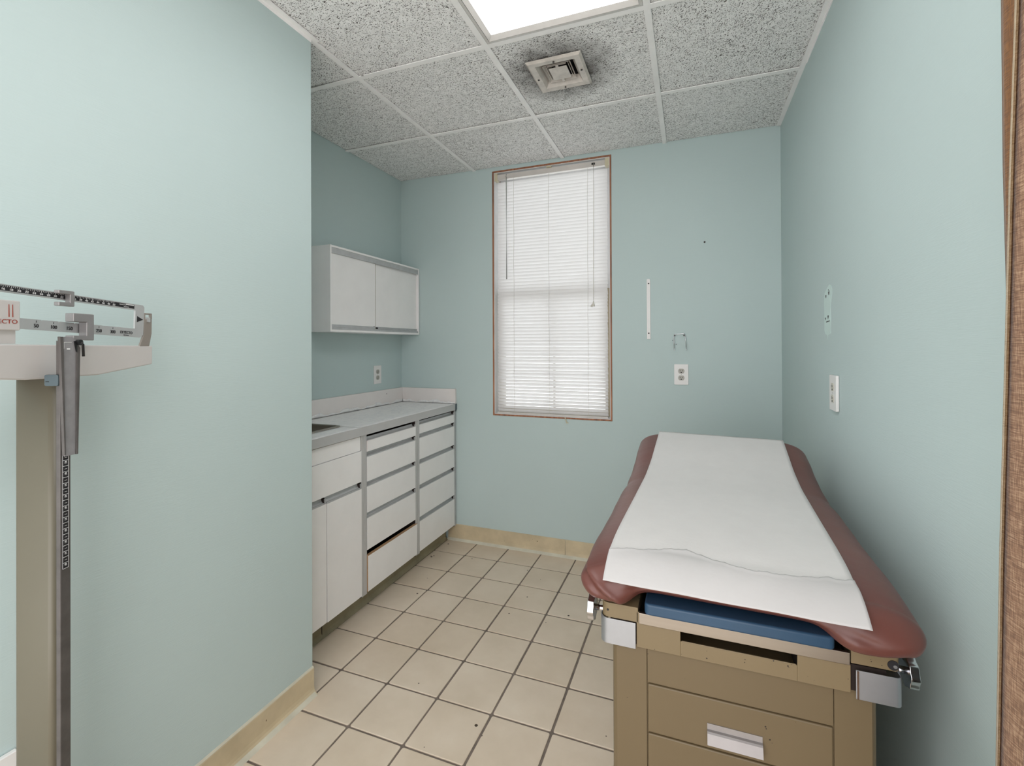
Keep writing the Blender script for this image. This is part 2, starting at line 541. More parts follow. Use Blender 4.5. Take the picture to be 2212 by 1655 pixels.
# ------------------------------------------------------------------ floor
FT, FX, FY, FYAW = 0.2228, -1.121, -0.2027, -0.004
bm = B()
box(bm, -2.2, 1.2, YB, 0.2, -0.1, -0.0035, 1)
c_, s_ = math.cos(FYAW), math.sin(FYAW)
g2 = 0.0042
for i in range(-4, 10):
    for j in range(-2, 18):
        x0, x1 = i * FT + g2, (i + 1) * FT - g2
        y0, y1 = -(j + 1) * FT + g2, -j * FT - g2
        if (i + 1) * FT + FX < XL or i * FT + FX > XR + 0.05: continue
        jt = lambda: random.uniform(-0.0007, 0.0007)
        pl = round_rect(x0 + jt(), x1 + jt(), y0 + jt(), y1 + jt(), 0.006, 3)
        tr = lambda p: (FX + c_ * p[0] - s_ * p[1], FY + s_ * p[0] + c_ * p[1])
        if tr(((x0 + x1) / 2, y0))[1] > 0.0: continue
        cx_, cy_ = (x0 + x1) / 2, (y0 + y1) / 2
        top = [bm.verts.new(tr((cx_ + (p[0] - cx_) * 0.982, cy_ + (p[1] - cy_) * 0.982)) + (0.0,)) for p in pl]
        mid = [bm.verts.new(tr(p) + (-0.0012,)) for p in pl]
        bot = [bm.verts.new(tr(p) + (-0.004,)) for p in pl]
        n = len(pl)
        bm.faces.new(top)
        for a, b2 in ((top, mid), (mid, bot)):
            for k in range(n):
                bm.faces.new((a[k], b2[k], b2[(k + 1) % n], a[(k + 1) % n]))
struct('floor', bm, ['tile', 'grout'])

# ------------------------------------------------------------------ walls
WX0, WX1, WZ0, WZ1 = -1.011, -0.228, 0.858, 2.4735
bm = B()
box(bm, XL - 0.2, WX0, 0, 0.16, -0.1, ZC + 0.15)
box(bm, WX1, XR + 0.2, 0, 0.16, -0.1, ZC + 0.15)
box(bm, WX0, WX1, 0, 0.16, -0.1, WZ0)
box(bm, WX0, WX1, 0, 0.16, WZ1, ZC + 0.15)
struct('wall_back', bm, 'wall')
bm = B(); box(bm, XR, XR + 0.15, YB, 0, -0.1, ZC + 0.15)
wall_right = struct('wall_right', bm, 'wall')
bm = B(); box(bm, XL - 0.2, XL, YN, 0, -0.1, ZC + 0.15)
struct('wall_recess', bm, 'wall')
bm = B()
prism(bm, round_rect(XL - 0.2, XN, YB, YN, 0.003, 3, (0, 0, 1, 0)), 'z', -0.1, ZC + 0.15)
struct('wall_left', bm, 'wall')
# patch of older paint with screw holes where something hung
bm = B()
pp = [(-0.966, 1.508), (-0.955, 1.523), (-0.930, 1.530), (-0.905, 1.522), (-0.868, 1.505), (-0.860, 1.47), (-0.864, 1.41), (-0.862, 1.372),
      (-0.875, 1.357), (-0.900, 1.352), (-0.906, 1.334), (-0.914, 1.352), (-0.944, 1.358), (-0.948, 1.40), (-0.943, 1.45), (-0.962, 1.49)]
prism(bm, pp, 'x', XR - 0.0006, XR + 0.001)
for (y, z, r) in ((-0.887, 1.492, 0.0052), (-0.925, 1.500, 0.0065), (-0.879, 1.412, 0.0045), (-0.915, 1.417, 0.006), (-0.928, 1.507, 0.003), (-0.921, 1.512, 0.002)):
    disc_prism(bm, (XR - 0.0012, y, z), 'x', r, 0.001, 10, 1, rfun=lambda t, r=r: r * (1 + 0.3 * math.sin(3 * t)))
prism(bm, [(-0.935, 1.403), (-0.935, 1.400), (-0.890, 1.398), (-0.890, 1.401)], 'x', XR - 0.0012, XR, 1)
pt = obj('paint_patch', bm, ['patch', 'screw'], wall_right)
pt['label'] = 'narrow patch of lighter paint with four screw holes'

# ------------------------------------------------------------------ ceiling
bm = B()
def cell(x0, x1, y0, y1, mi):
    box(bm, x0 + 0.003, x1 - 0.003, y0 + 0.003, y1 - 0.003, ZC + 0.006, ZC + 0.02, mi)
xs = [XL, XG - 2 * G + 0.0, XG - G, XG, XG + G, XR]
xs = [x for x in xs if x >= XL]
if xs[0] != XL: xs = [XL] + xs
xs = sorted(set([XL, XG - G, XG, XG + G, XR] + [XG - 2 * G if XG - 2 * G > XL else XL]))
ys = [0, YA] + [YA - G * k for k in range(1, 5)]
ys[-1] = YB
for i in range(len(xs) - 1):
    for j in range(len(ys) - 1):
        x0, x1, y0, y1 = xs[i], xs[i + 1], ys[j + 1], ys[j]
        if abs(x0 - XG) < 1e-6 and j in (2, 3): continue          # lamp opening
        mi = 0
        if i == len(xs) - 2 and j == 1: mi = 1
        if i == len(xs) - 2 and j == 0: mi = 2
        if i == 1 and j == 0: mi = 2
        if abs(x0 - XG) < 1e-6 and j == 1:                        # diffuser opening
            vx0, vx1, vy0, vy1 = -0.395, -0.215, -1.00, -0.815
            zz0, zz1 = ZC + 0.006, ZC + 0.02
            box(bm, x0 + 0.003, vx0, y0 + 0.003, y1 - 0.003, zz0, zz1, mi); box(bm, vx1, x1 - 0.003, y0 + 0.003, y1 - 0.003, zz0, zz1, mi)
            box(bm, vx0, vx1, y0 + 0.003, vy0, zz0, zz1, mi); box(bm, vx0, vx1, vy1, y1 - 0.003, zz0, zz1, mi)
            continue
        cell(x0, x1, y0, y1, mi)
box(bm, -2.0, 0.9, YB - 0.1, 0.2, ZC + 0.13, ZC + 0.16, 3)
struct('ceiling', bm, ['ceil_a', 'ceil_b', 'ceil_c', 'gap'])

# T-bar grid and wall angles
bm = B()
h = 0.012
for x in xs[1:-1]:
    y_end = YB
    box(bm, x - h, x + h, y_end, 0, ZC - 0.001, ZC + 0.003)
    box(bm, x - 0.0015, x + 0.0015, y_end, 0, ZC + 0.003, ZC + 0.04)
for y in ys[1:]:
    for i in range(len(xs) - 1):
        if abs(xs[i] - XG) < 1e-6 and abs(y - ys[3]) < 1e-6: continue
        box(bm, xs[i] + h * (i > 0), xs[i + 1] - h * (i < len(xs) - 2), y - h, y + h, ZC - 0.0006, ZC + 0.0026)
struct('trim_1', bm, 'grid')['label'] = 'white metal ceiling grid bars'
bm = B()
def angle_trim(x0, x1, y0, y1): box(bm, x0, x1, y0, y1, ZC - 0.0015, ZC + 0.003)
angle_trim(XR - 0.021, XR, YB, -0.012)
box(bm, XR - 0.004, XR, YB, -0.62, ZC - 0.008, ZC)
angle_trim(XN, XN + 0.022, YB, YN)
box(bm, XN, XN + 0.0012, YB, YN - 0.001, ZC - 0.012, ZC)
box(bm, XN - 0.03, XN + 0.0225, YN - 0.0005, YN + 0.020, ZC - 0.0014, ZC + 0.003)
struct('trim_2', bm, 'grid')['label'] = 'white metal wall angle strips'

# ------------------------------------------------------------------ baseboards
def cove_profile(z1=0.098, t=0.006):
    return [(0, 0), (0.022, 0), (0.0215, 0.003), (0.014, 0.009), (0.008, 0.018), (t, 0.030), (t, z1 - 0.003), (t - 0.003, z1), (0, z1)]
bm = B()
prism(bm, [(XN + a, z) for a, z in cove_profile()], 'y', YB, YN)
bm2 = bm
prism(bm, [(XN + 0.006, 0.0), (XN + 0.026, 0.0), (XN + 0.022, 0.0042), (XN + 0.013, 0.012)], 'y', YB, YN - 0.004, 1)
prism(bm, [(XN, 0.098), (XN + 0.005, 0.098), (XN + 0.001, 0.104), (XN, 0.104)], 'y', YB, YN, 1)
struct('baseboard_left', bm, ['cove', 'caulk'])
bm = B()
for a, b2 in ((-1.345, -0.5235), (-0.5215, XR)):
    prism(bm, [(-y, z) for y, z in cove_profile(0.105)], 'x', a, b2)
prism(bm, [(-0.010, 0.0), (-0.027, 0.0), (-0.024, 0.003), (-0.012, 0.013)], 'x', -1.345, XR, 1)
struct('baseboard_back', bm, ['cove', 'caulk'])
bm = B()
prism(bm, [(XR - a, z) for a, z in cove_profile()], 'y', YB, -0.024)
struct('baseboard_right', bm, 'cove')
bm = B()
kk = [(-1.353 - 0.02, 0), (-1.341, 0), (-1.342, 0.004), (-1.349, 0.012), (-1.353, 0.022), (-1.353, 0.094), (-1.373, 0.094)]
prism(bm, kk, 'y', YN + 0.001, -0.028)
box(bm, -1.3532, -1.350, -1.1815, -1.180, 0.0, 0.094, 1)
struct('baseboard_recess', bm, ['kick', 'dark'])

# ------------------------------------------------------------------ window
win = bpy.data.objects.new('window_1', None); COL.objects.link(win)
win['kind'] = 'structure'; win.location = (0, 0, 0)
def ring(bm, x0, x1, z0, z1, t, y0, y1, mi=0, tz=None):
    tz = tz or t
    box(bm, x0, x0 + t, y0, y1, z0, z1, mi); box(bm, x1 - t, x1, y0, y1, z0, z1, mi)
    box(bm, x0 + t, x1 - t, y0, y1, z0, z0 + tz, mi); box(bm, x0 + t, x1 - t, y0, y1, z1 - tz, z1, mi)
bm = B(); ring(bm, WX0 + 0.0005, WX1 - 0.0005, WZ0 + 0.0005, WZ1 - 0.0005, 0.0095, -0.002, 0.159)
# chipped paint edge left on the wood
obj('window_frame', bm, 'wood', win, bevel=0.001)
bm = B()
a0, a1, b0, b1 = WX0 + 0.010, WX1 - 0.010, WZ0 + 0.010, WZ1 - 0.010
ring(bm, a0, a1, b0, b1, 0.004, 0.004, 0.10)
obj('jamb_liner', bm, 'jamb', win)
bm = B()
zm = 1.655
ring(bm, a0 + 0.005, a1 - 0.005, zm - 0.02, b1 - 0.005, 0.035, 0.105, 0.13)
us = obj('upper_sash', bm, 'sash', win, bevel=0.002)
bm = B()
ring(bm, a0 + 0.005, a1 - 0.005, b0 + 0.005, zm + 0.02, 0.04, 0.075, 0.10)
box(bm, -0.620, -0.608, 0.078, 0.097, b0 + 0.03, zm)
ls = obj('lower_sash', bm, 'tan_sash', win, bevel=0.002)
bm = B(); box(bm, a0 + 0.035, a1 - 0.035, 0.116, 0.119, zm, b1 - 0.03)
obj('pane', bm, 'glass', us)
bm = B(); box(bm, a0 + 0.04, a1 - 0.04, 0.086, 0.089, b0 + 0.035, zm - 0.01)
obj('pane', bm, 'glass', ls)
bm = B()
tube(bm, [(-0.520, -0.002, 0.868), (-0.516, -0.010, 0.858), (-0.511, -0.013, 0.846), (-0.507, -0.012, 0.839)], 0.0035, 6)
box(bm, -0.512, -0.498, -0.014, -0.008, 0.834, 0.8395)
lt = obj('sash_latch', bm, 'ivory', win)

# ------------------------------------------------------------------ venetian blind
bl = thing('window_blind', 'white closed mini blind hanging in the brown wood framed window', 'window blind', (-0.620, 0.03, 0.872))
def L(bm_o): return bm_o
BX, BY, BZ = -0.620, 0.03, 0.872
def shift(bm, dx=-BX, dy=-BY, dz=-BZ):
    bmesh.ops.translate(bm, verts=bm.verts, vec=(dx, dy, dz)); return bm
sx0, sx1 = -0.986, -0.258
PITCH_S = 0.0214
bm = B()
nsl = int((2.412 - 0.890) / PITCH_S)
for i in range(nsl):
    zc = 0.893 + i * PITCH_S
    ang = math.radians(61 + random.uniform(-2.0, 2.0) - (3 if zc < 1.62 else 0))
    xa, xb = sx0 + random.uniform(-.0012, .0012), sx1 + random.uniform(-.0012, .0012)
    sag = random.uniform(-.0006, .0006)
    prof = []
    for k in range(6):
        t = -0.5 + k / 5.0
        w = t * 0.0254
        cr = 0.0022 * (1 - 4 * t * t)
        # inner edge (towards the room) lower
        y = -w * math.cos(ang) - cr * math.sin(ang)
        z = -w * math.sin(ang) * -1 - 0 + cr * math.cos(ang)
        prof.append((BY + 0.004 + y * 1.0, zc + z))
    # thin two sided sheet, a few stations along the width for ladder dents
    st = [xa + (xb - xa) * q for q in (0, .25, .5, .75, 1)]
    rows = [[bm.verts.new((x, p[0], p[1] + (sag if 0 < n_ < 4 else 0))) for p in prof] for n_, x in enumerate(st)]
    rows2 = [[bm.verts.new((x, p[0] + 0.00025, p[1] + (sag if 0 < n_ < 4 else 0))) for p in prof] for n_, x in enumerate(st)]
    for a in range(4):
        for b2 in range(5):
            f = bm.faces.new((rows[a][b2], rows[a + 1][b2], rows[a + 1][b2 + 1], rows[a][b2 + 1])); f.smooth = True
# note: sheets are single sided strips, real slats are 0.2 mm
bmesh.ops.delete(bm, geom=[v for v in bm.verts if not v.link_faces], context='VERTS')
obj('slats', shift(bm), 'slat', bl)
bm = B()
# head rail: U channel
hz0, hz1 = 2.418, 2.450
prism(bm, [(0.012, hz0), (0.038, hz0), (0.038, hz1), (0.036, hz1), (0.036, hz0 + 0.002), (0.014, hz0 + 0.002), (0.014, hz1), (0.012, hz1)], 'x', -0.985, -0.262)
obj('head_rail', shift(bm), 'headrail', bl)
for xa, xb in ((-1.000, -0.978), (-0.268, -0.240)):
    bm = B(); box(bm, xa, xb, 0.006, 0.042, 2.410, 2.4605); obj('mounting_bracket', shift(bm), 'ivory', bl, bevel=0.002)
bm = B(); box(bm, -0.640, -0.606, 0.004, 0.03, 2.4515, 2.4625); obj('centre_support', shift(bm), 'ivory', bl, bevel=0.001)
bm = B(); prism(bm, round_rect(0.022, 0.046, 0.8695, 0.880, 0.003, 3), 'x', sx0, sx1); obj('bottom_rail', shift(bm), 'headrail', bl)
for x in (-0.866, -0.628, -0.377):
    bm = B()
    pts = [(x + 0.0012 * math.sin(k * 0.9), 0.0165, 0.876 + k * (2.418 - 0.876) / 30) for k in range(31)]
    tube(bm, pts, 0.0008, 5)
    obj('ladder_cord', shift(bm), 'cord', bl)
bm = B()
tube(bm, [(-0.913, 0.008, 2.425), (-0.913, 0.006, 2.40), (-0.9127, 0.007, 1.756)], 0.0032, 6)
tube(bm, [(-0.913, 0.006, 2.445), (-0.914, 0.004, 2.43), (-0.912, 0.007, 2.418)], 0.0022, 6)
obj('tilt_wand', shift(bm), 'wand', bl)
bm = B()
box(bm, -0.350, -0.329, 0.008, 0.013, 2.430, 2.441, 1)
tube(bm, [(-0.3395, 0.008, 2.436), (-0.338, 0.009, 2.30), (-0.342, 0.009, 1.585)], 0.0009, 5)
tube(bm, [(-0.3360, 0.008, 2.436), (-0.3355, 0.009, 2.30), (-0.341, 0.009, 1.585)], 0.0009, 5)
lc = obj('lift_cord', shift(bm), ['cord', 'black'], bl)
bm = B()
tube(bm, [(-0.342, 0.009, 1.590), (-0.342, 0.009, 1.575), (-0.342, 0.009, 1.558)], [0.002, 0.006, 0.0095], 10)
tube(bm, [(-0.350, 0.010, 1.572), (-0.356, 0.010, 1.556)], [0.002, 0.006], 8)
obj('tassel', shift(bm), 'cord', lc)

# ------------------------------------------------------------------ ceiling lamp
lp = thing('ceiling_light', 'long lit fluorescent panel lamp set in the ceiling grid', 'ceiling lamp', (XG + G / 2, ys[2] - G, ZC))
lx0, lx1, ly0, ly1 = XG + 0.013, XG + G - 0.013, ys[2] - 2 * G + 0.013, ys[2] - 0.013
OX, OY = XG + G / 2, ys[2] - G
bm = B()
def sloped_ring(bm, X0, X1, Y0, Y1, tl, tr, tb, tt, z_out, z_in):
    o = [(X0, Y0), (X1, Y0), (X1, Y1), (X0, Y1)]
    i = [(X0 + tl, Y0 + tb), (X1 - tr, Y0 + tb), (X1 - tr, Y1 - tt), (X0 + tl, Y1 - tt)]
    O = [bm.verts.new(p + (z_out,)) for p in o]; I = [bm.verts.new(p + (z_in,)) for p in i]
    O2 = [bm.verts.new(p + (z_out + 0.03,)) for p in o]; I2 = [bm.verts.new(p + (z_in + 0.03,)) for p in i]
    for k in range(4):
        q = (k + 1) % 4
        bm.faces.new((O[k], O[q], I[q], I[k])); bm.faces.new((O2[k], I2[k], I2[q], O2[q]))
        bm.faces.new((O[k], O2[k], O2[q], O[q])); bm.faces.new((I[k], I[q], I2[q], I2[k]))
sloped_ring(bm, lx0 - OX, lx1 - OX, ly0 - OY, ly1 - OY, 0.012, 0.010, 0.012, 0.014, -0.001, -0.004)
sloped_ring(bm, lx0 + 0.014 - OX, lx1 - 0.011 - OX, ly0 + 0.014 - OY, ly1 - 0.016 - OY, 0.016, 0.012, 0.016, 0.020, -0.004, 0.006)
obj('frame', bm, 'lamp_frame', lp)
bm = B(); box(bm, lx0 + 0.028 - OX, lx1 - 0.021 - OX, ly0 + 0.028 - OY, ly1 - 0.034 - OY, 0.0065, 0.010)
obj('lens', bm, 'lens', lp)
bm = B(); box(bm, lx0 + 0.002 - OX, lx1 - 0.002 - OX, ly0 + 0.002 - OY, ly1 - 0.002 - OY, 0.035, 0.10)
obj('housing', bm, 'lamp_frame', lp)

# ------------------------------------------------------------------ ceiling diffuser
vt = thing('ceiling_vent', 'dusty square air diffuser with soot around it in ceiling', 'air vent', (-0.305, -0.907, ZC))
def nest(bm, x0, x1, y0, y1, z0, x2, x3, y2, y3, z1, th=0.0015):
    o = [(x0, y0), (x1, y0), (x1, y1), (x0, y1)]; i = [(x2, y2), (x3, y2), (x3, y3), (x2, y3)]
    O = [bm.verts.new(p + (z0,)) for p in o]; I = [bm.verts.new(p + (z1,)) for p in i]
    O2 = [bm.verts.new(p + (z0 + th,)) for p in o]; I2 = [bm.verts.new(p + (z1 + th,)) for p in i]
    for k in range(4):
        q = (k + 1) % 4
        bm.faces.new((O[k], O[q], I[q], I[k])); bm.faces.new((O2[k], I2[k], I2[q], O2[q]))
        bm.faces.new((O[k], O2[k], O2[q], O[q])); bm.faces.new((I[k], I[q], I2[q], I2[k]))
bm = B()
nest(bm, -0.117, 0.117, -0.122, 0.122, -0.002, -0.108, 0.108, -0.113, 0.113, -0.010)
nest(bm, -0.108, 0.108, -0.113, 0.113, -0.010, -0.084, 0.084, -0.088, 0.088, -0.008)
nest(bm, -0.084, 0.084, -0.088, 0.088, -0.008, -0.066, 0.066, -0.070, 0.070, 0.020)
vf = obj('flange', bm, 'vent', vt)
for x, y in ((-0.096, 0.005), (0.096, -0.005), (0.0, 0.100), (0.0, -0.100)):
    bm = B(); disc_prism(bm, (x, y, -0.0125), 'z', 0.004, 0.003, 10)
    obj('screw', bm, 'screw', vf)
bm = B()
box(bm, -0.089, 0.089, -0.092, 0.092, 0.075, 0.078)
for a in ((-0.0895, -0.087, -0.092, 0.092), (0.087, 0.0895, -0.092, 0.092), (-0.0895, 0.0895, -0.092, -0.0895), (-0.0895, 0.0895, 0.0895, 0.092)):
    box(bm, a[0], a[1], a[2], a[3], 0.0025, 0.078)
obj('duct', bm, 'vent_dark', vt)
bm = B()
nest(bm, -0.060, 0.060, -0.064, 0.064, 0.002, -0.050, 0.050, -0.054, 0.054, 0.014)
nest(bm, -0.0605, 0.0605, -0.0645, 0.0645, 0.000, -0.059, 0.059, -0.063, 0.063, 0.003)
obj('inner_cone', bm, 'vent', vt)
bm = B()
box(bm, -0.036, 0.042, -0.050, 0.042, -0.005, -0.0035)
box(bm, -0.004, 0.008, 0.042, 0.062, -0.004, -0.002); box(bm, -0.004, 0.008, -0.064, -0.050, -0.004, -0.002)
obj('centre_plate', bm, 'vent', vt, bevel=0.0006)
bm = B()
for x, rz in ((-0.047, 1), (0.050, -1)):
    prism(bm, [(x, 0.0), (x + rz * 0.010, 0.030), (x + rz * 0.0115, 0.030), (x + rz * 0.0015, 0.0)], 'y', -0.045, 0.045)
for y, rz in ((-0.056, 1),):
    prism(bm, [(y, 0.0), (y + rz * 0.010, 0.030), (y + rz * 0.0115, 0.030), (y + rz * 0.0015, 0.0)], 'x', -0.04, 0.04)
obj('damper_blades', bm, 'vent', vt)

# ------------------------------------------------------------------ wall cabinet
cx0, cx1, cy0, cy1, cz0, cz1 = XL + 0.001, -1.570, -0.877, -0.004, 1.397, 1.8605
wc = thing('wall_cabinet', 'white wall cabinet with two sliding doors above the counter', 'cabinet', (cx0, (cy0 + cy1) / 2, cz0))
def at(o, bm):
    bmesh.ops.translate(bm, verts=bm.verts, vec=-Vector(o.location)); return bm
t = 0.011
bm = B()
box(bm, cx0, cx1, cy0, cy0 + t, cz0, cz1); box(bm, cx0, cx1, cy1 - t, cy1, cz0, cz1)
box(bm, cx0, cx1, cy0 + t, cy1 - t, cz0, cz0 + t * 1.1); box(bm, cx0, cx1, cy0 + t, cy1 - t, cz1 - t, cz1)
box(bm, cx0, cx0 + 0.006, cy0 + t, cy1 - t, cz0 + t, cz1 - t)
obj('cabinet_body', at(wc, bm), 'laminate', wc, bevel=0.0008)
bm = B()
box(bm, cx1 - 0.030, cx1 - 0.003, cy0 + t, cy1 - t, cz1 - t - 0.007, cz1 - t)
box(bm, cx1 - 0.004, cx1 - 0.0015, cy0 + t, cy1 - t, cz1 - t - 0.030, cz1 - t - 0.003)
obj('top_track', at(wc, bm), 'alum_dull', wc)
bm = B()
box(bm, cx1 - 0.030, cx1 - 0.003, cy0 + t, cy1 - t, cz0 + t * 1.1, cz0 + t * 1.1 + 0.004)
box(bm, cx1 - 0.005, cx1 - 0.0025, cy0 + t, cy1 - t, cz0 + t * 1.1, cz0 + t * 1.1 + 0.012)
obj('bottom_track', at(wc, bm), 'alum_dull', wc)
ym = -0.491
bm = B(); box(bm, cx1 - 0.013, cx1 - 0.008, cy0 + t + 0.001, ym + 0.004, cz0 + 0.018, cz1 - 0.02)
box(bm, cx1 - 0.013, cx1 - 0.0075, ym + 0.004, ym + 0.0065, cz0 + 0.018, cz1 - 0.02, 1)
dl = obj('sliding_door', at(wc, bm), ['laminate', 'kick'], wc)
bm = B(); box(bm, cx1 - 0.0085, cx1 - 0.0035, cy0 + t + 0.001, ym - 0.004, cz0 + 0.025, cz0 + 0.040)
box(bm, cx1 - 0.0085, cx1 - 0.004, ym - 0.014, ym - 0.004, cz0 + 0.024, cz0 + 0.042, 1)
obj('pull_rail', at(wc, bm), ['alum_dull', 'black'], dl)
bm = B(); box(bm, cx1 - 0.022, cx1 - 0.017, ym - 0.006, cy1 - t - 0.001, cz0 + 0.018, cz1 - 0.02)
dr = obj('sliding_door', at(wc, bm), 'laminate', wc)
bm = B(); box(bm, cx1 - 0.017, cx1 - 0.0125, ym + 0.004, cy1 - t - 0.001, cz0 + 0.025, cz0 + 0.040)
box(bm, cx1 - 0.017, cx1 - 0.012, ym + 0.010, ym + 0.035, cz0 + 0.026, cz0 + 0.037, 1)
obj('pull_rail', at(wc, bm), ['alum_dull', 'black'], dr)

# ------------------------------------------------------------------ base cabinets
XF = -1.285
def unit(name, label, y0, y1, grp=None):
    o = thing(name, label, 'cabinet', (-1.50, (y0 + y1) / 2, 0.0), 0, grp)
    bm = B()
    # carcass open at the front
    box(bm, XL + 0.003, XF - 0.004, y0, y0 + 0.018, 0.095, 0.880)
    box(bm, XL + 0.003, XF - 0.004, y1 - 0.018, y1, 0.095, 0.880)
    box(bm, XL + 0.003, XF - 0.02, y0 + 0.018, y1 - 0.018, 0.095, 0.113)
    box(bm, XL + 0.003, XL + 0.009, y0 + 0.018, y1 - 0.018, 0.113, 0.880)
    obj('cabinet_body', at(o, bm), 'dark', o)
    return o
def stile(o, y0, y1, z0=0.098, z1=0.884, mname='edge_band'):
    bm = B(); box(bm, XF - 0.006, XF + 0.0005, y0, y1, z0, z1)
    obj('stile', at(o, bm), mname, o, bevel=0.001)
def channel(bm, y0, y1, z0, z1, off=0.0):
    # J shaped finger pull extrusion, recessed under the drawer above
    d = z1 - z0
    prism(bm, [(XF - 0.020 + off, z1), (XF - 0.018 + off, z1), (XF - 0.016 + off, z0 + d * 0.45), (XF - 0.010 + off, z0 + d * 0.22), (XF - 0.001 + off, z0 + d * 0.20),
               (XF - 0.001 + off, z0), (XF - 0.020 + off, z0)], 'y', y0, y1 - 0.012)
    box(bm, XF - 0.020 + off, XF - 0.006 + off, y1 - 0.011, y1, z0, z1 - d * 0.25, 1)
    box(bm, XF - 0.006 + off, XF - 0.002 + off, y1 - 0.007, y1, z0, z1 - d * 0.25)
def front(o, name, y0, y1, z0, z1, chz=None, off=0.0, tilt=0.0, mi='laminate', edge=None):
    bm = B()
    prism(bm, [(XF - 0.016 + off, z0), (XF + off, z0), (XF + off + tilt, z1), (XF - 0.016 + off + tilt, z1)], 'y', y0, y1)
    if edge:
        prism(bm, [(XF - 0.0165 + off + tilt, z1), (XF + off + tilt, z1), (XF + off + tilt, z1 + 0.0025), (XF - 0.0165 + off + tilt, z1 + 0.0025)], 'y', y0, y1, 1)
        box(bm, XF - 0.016 + off, XF + off + 0.0003, y0 - 0.002, y0, z0, z1, 1)
    d = obj(name, at(o, bm), [mi, edge or 'splash'], o, bevel=0.0007)
    if chz:
        bm = B(); channel(bm, y0, y1, chz[0], chz[1], off)
        obj('finger_pull', at(o, bm), ['alum_dull', 'dark'], d)
    return d

gd = 'white drawer cabinets under the counter'
# right-hand drawer unit, against the back wall
ub = unit('drawer_cabinet', 'white five-drawer cabinet under the counter, next to back wall', -0.488, -0.004, gd)
stile(ub, -0.505 + 0.018, -0.4655); stile(ub, -0.026, -0.006, mname='alum_dull')
yb0, yb1 = -0.463, -0.028
front(ub, 'drawer', yb0, yb1, 0.8004, 0.8529, (0.853, 0.872))
front(ub, 'drawer', yb0, yb1, 0.6485, 0.7740, (0.774, 0.7995))
front(ub, 'drawer', yb0, yb1, 0.4995, 0.6205, (0.6205, 0.6475))
front(ub, 'drawer', yb0, yb1, 0.3100, 0.4715, (0.4715, 0.4985))
front(ub, 'drawer', yb0, yb1, 0.1060, 0.2820, (0.282, 0.309))
# middle drawer unit, lowest drawer hanging open a crack
ua = unit('drawer_cabinet', 'white five-drawer cabinet under the counter with lowest drawer dropped open', -0.968, -0.492, gd)
stile(ua, -0.506, -0.4905); stile(ua, -0.986 + 0.0175, -0.948)
ya0, ya1 = -0.944, -0.508
front(ua, 'drawer', ya0, ya1, 0.7975, 0.8492, (0.8495, 0.8675), off=0.003, edge='splash')
front(ua, 'drawer', ya0, ya1, 0.6485, 0.7700, (0.770, 0.7965))
front(ua, 'drawer', ya0, ya1, 0.4955, 0.6230, (0.623, 0.6475))
front(ua, 'drawer', ya0, ya1, 0.3105, 0.4675, (0.4675, 0.4945))
front(ua, 'drawer', ya0 - 0.001, ya1 + 0.008, 0.106, 0.2835, None, off=0.004, tilt=0.003, edge='particle')
# sink unit
uk = unit('sink_cabinet', 'white sink cabinet with two doors, half hidden by left wall corner', YN + 0.004, -0.972)
stile(uk, -0.986, -0.9695)
def pan(y0, y1, z0, z1, nm, **k): return front(uk, nm, y0, y1, z0, z1, **k)
pan(YN + 0.006, -0.989, 0.8110, 0.8790, 'apron_panel', off=-0.003)
pan(YN + 0.006, -0.9885, 0.6600, 0.8090, 'false_drawer', off=0.001)
pan(YN + 0.006, -1.2235, 0.1060, 0.6270, 'cabinet_door', chz=(0.628, 0.6575), off=0.0)
pan(-1.2205, -0.9895, 0.1060, 0.6270, 'cabinet_door', chz=(0.628, 0.6590), off=0.003)

# ------------------------------------------------------------------ countertop, liner, sink
ct = thing('countertop', 'off-white counter top with low backsplash and grey metal edge', 'counter', (-1.50, -0.73, 0.884))
SX0, SX1, SY0, SY1 = -1.625, -1.405, -1.425, -1.000        # cut-out for the basin
CE = -1.277
bm = B()
box(bm, XL + 0.002, SX0, YN + 0.003, -0.002, 0.886, 0.9230)
box(bm, SX1, CE - 0.0022, YN + 0.003, -0.002, 0.886, 0.9230)
box(bm, SX0, SX1, SY1, -0.002, 0.886, 0.9230)
box(bm, SX0, SX1, YN + 0.003, SY0, 0.886, 0.9230)
obj('worktop', at(ct, bm), 'splash', ct)
bm = B(); box(bm, CE - 0.002, CE, YN + 0.003, -0.026, 0.8835, 0.9250)
obj('edge_band', at(ct, bm), 'edge_band', ct, bevel=0.0006)
bm = B(); box(bm, CE - 0.020, CE + 0.0015, -0.028, -0.004, 0.8845, 0.9258)
prism(bm, [(CE - 0.004, 0.884), (CE, 0.884), (CE - 0.004, 0.872)], 'y', -0.02, -0.006)
obj('end_cap', at(ct, bm), 'sc_clip', ct, bevel=0.001)
bm = B()
box(bm, XL + 0.0025, XL + 0.020, YN + 0.003, -0.002, 0.9232, 1.0255)
box(bm, XL + 0.0205, CE - 0.004, -0.020, -0.002, 0.9232, 1.0255)
disc_prism(bm, (XL + 0.0195, -0.205, 0.998), 'x', 0.0035, 0.001, 8, 1)
obj('backsplash', at(ct, bm), ['splash', 'dark'], ct, bevel=0.001)

bm = B()
def hgt(y, s): return 0.0175 + 0.007 * math.sin(y * 23 + s) + 0.005 * math.sin(y * 61 + 2 * s) + 0.002 * math.sin(y * 140)
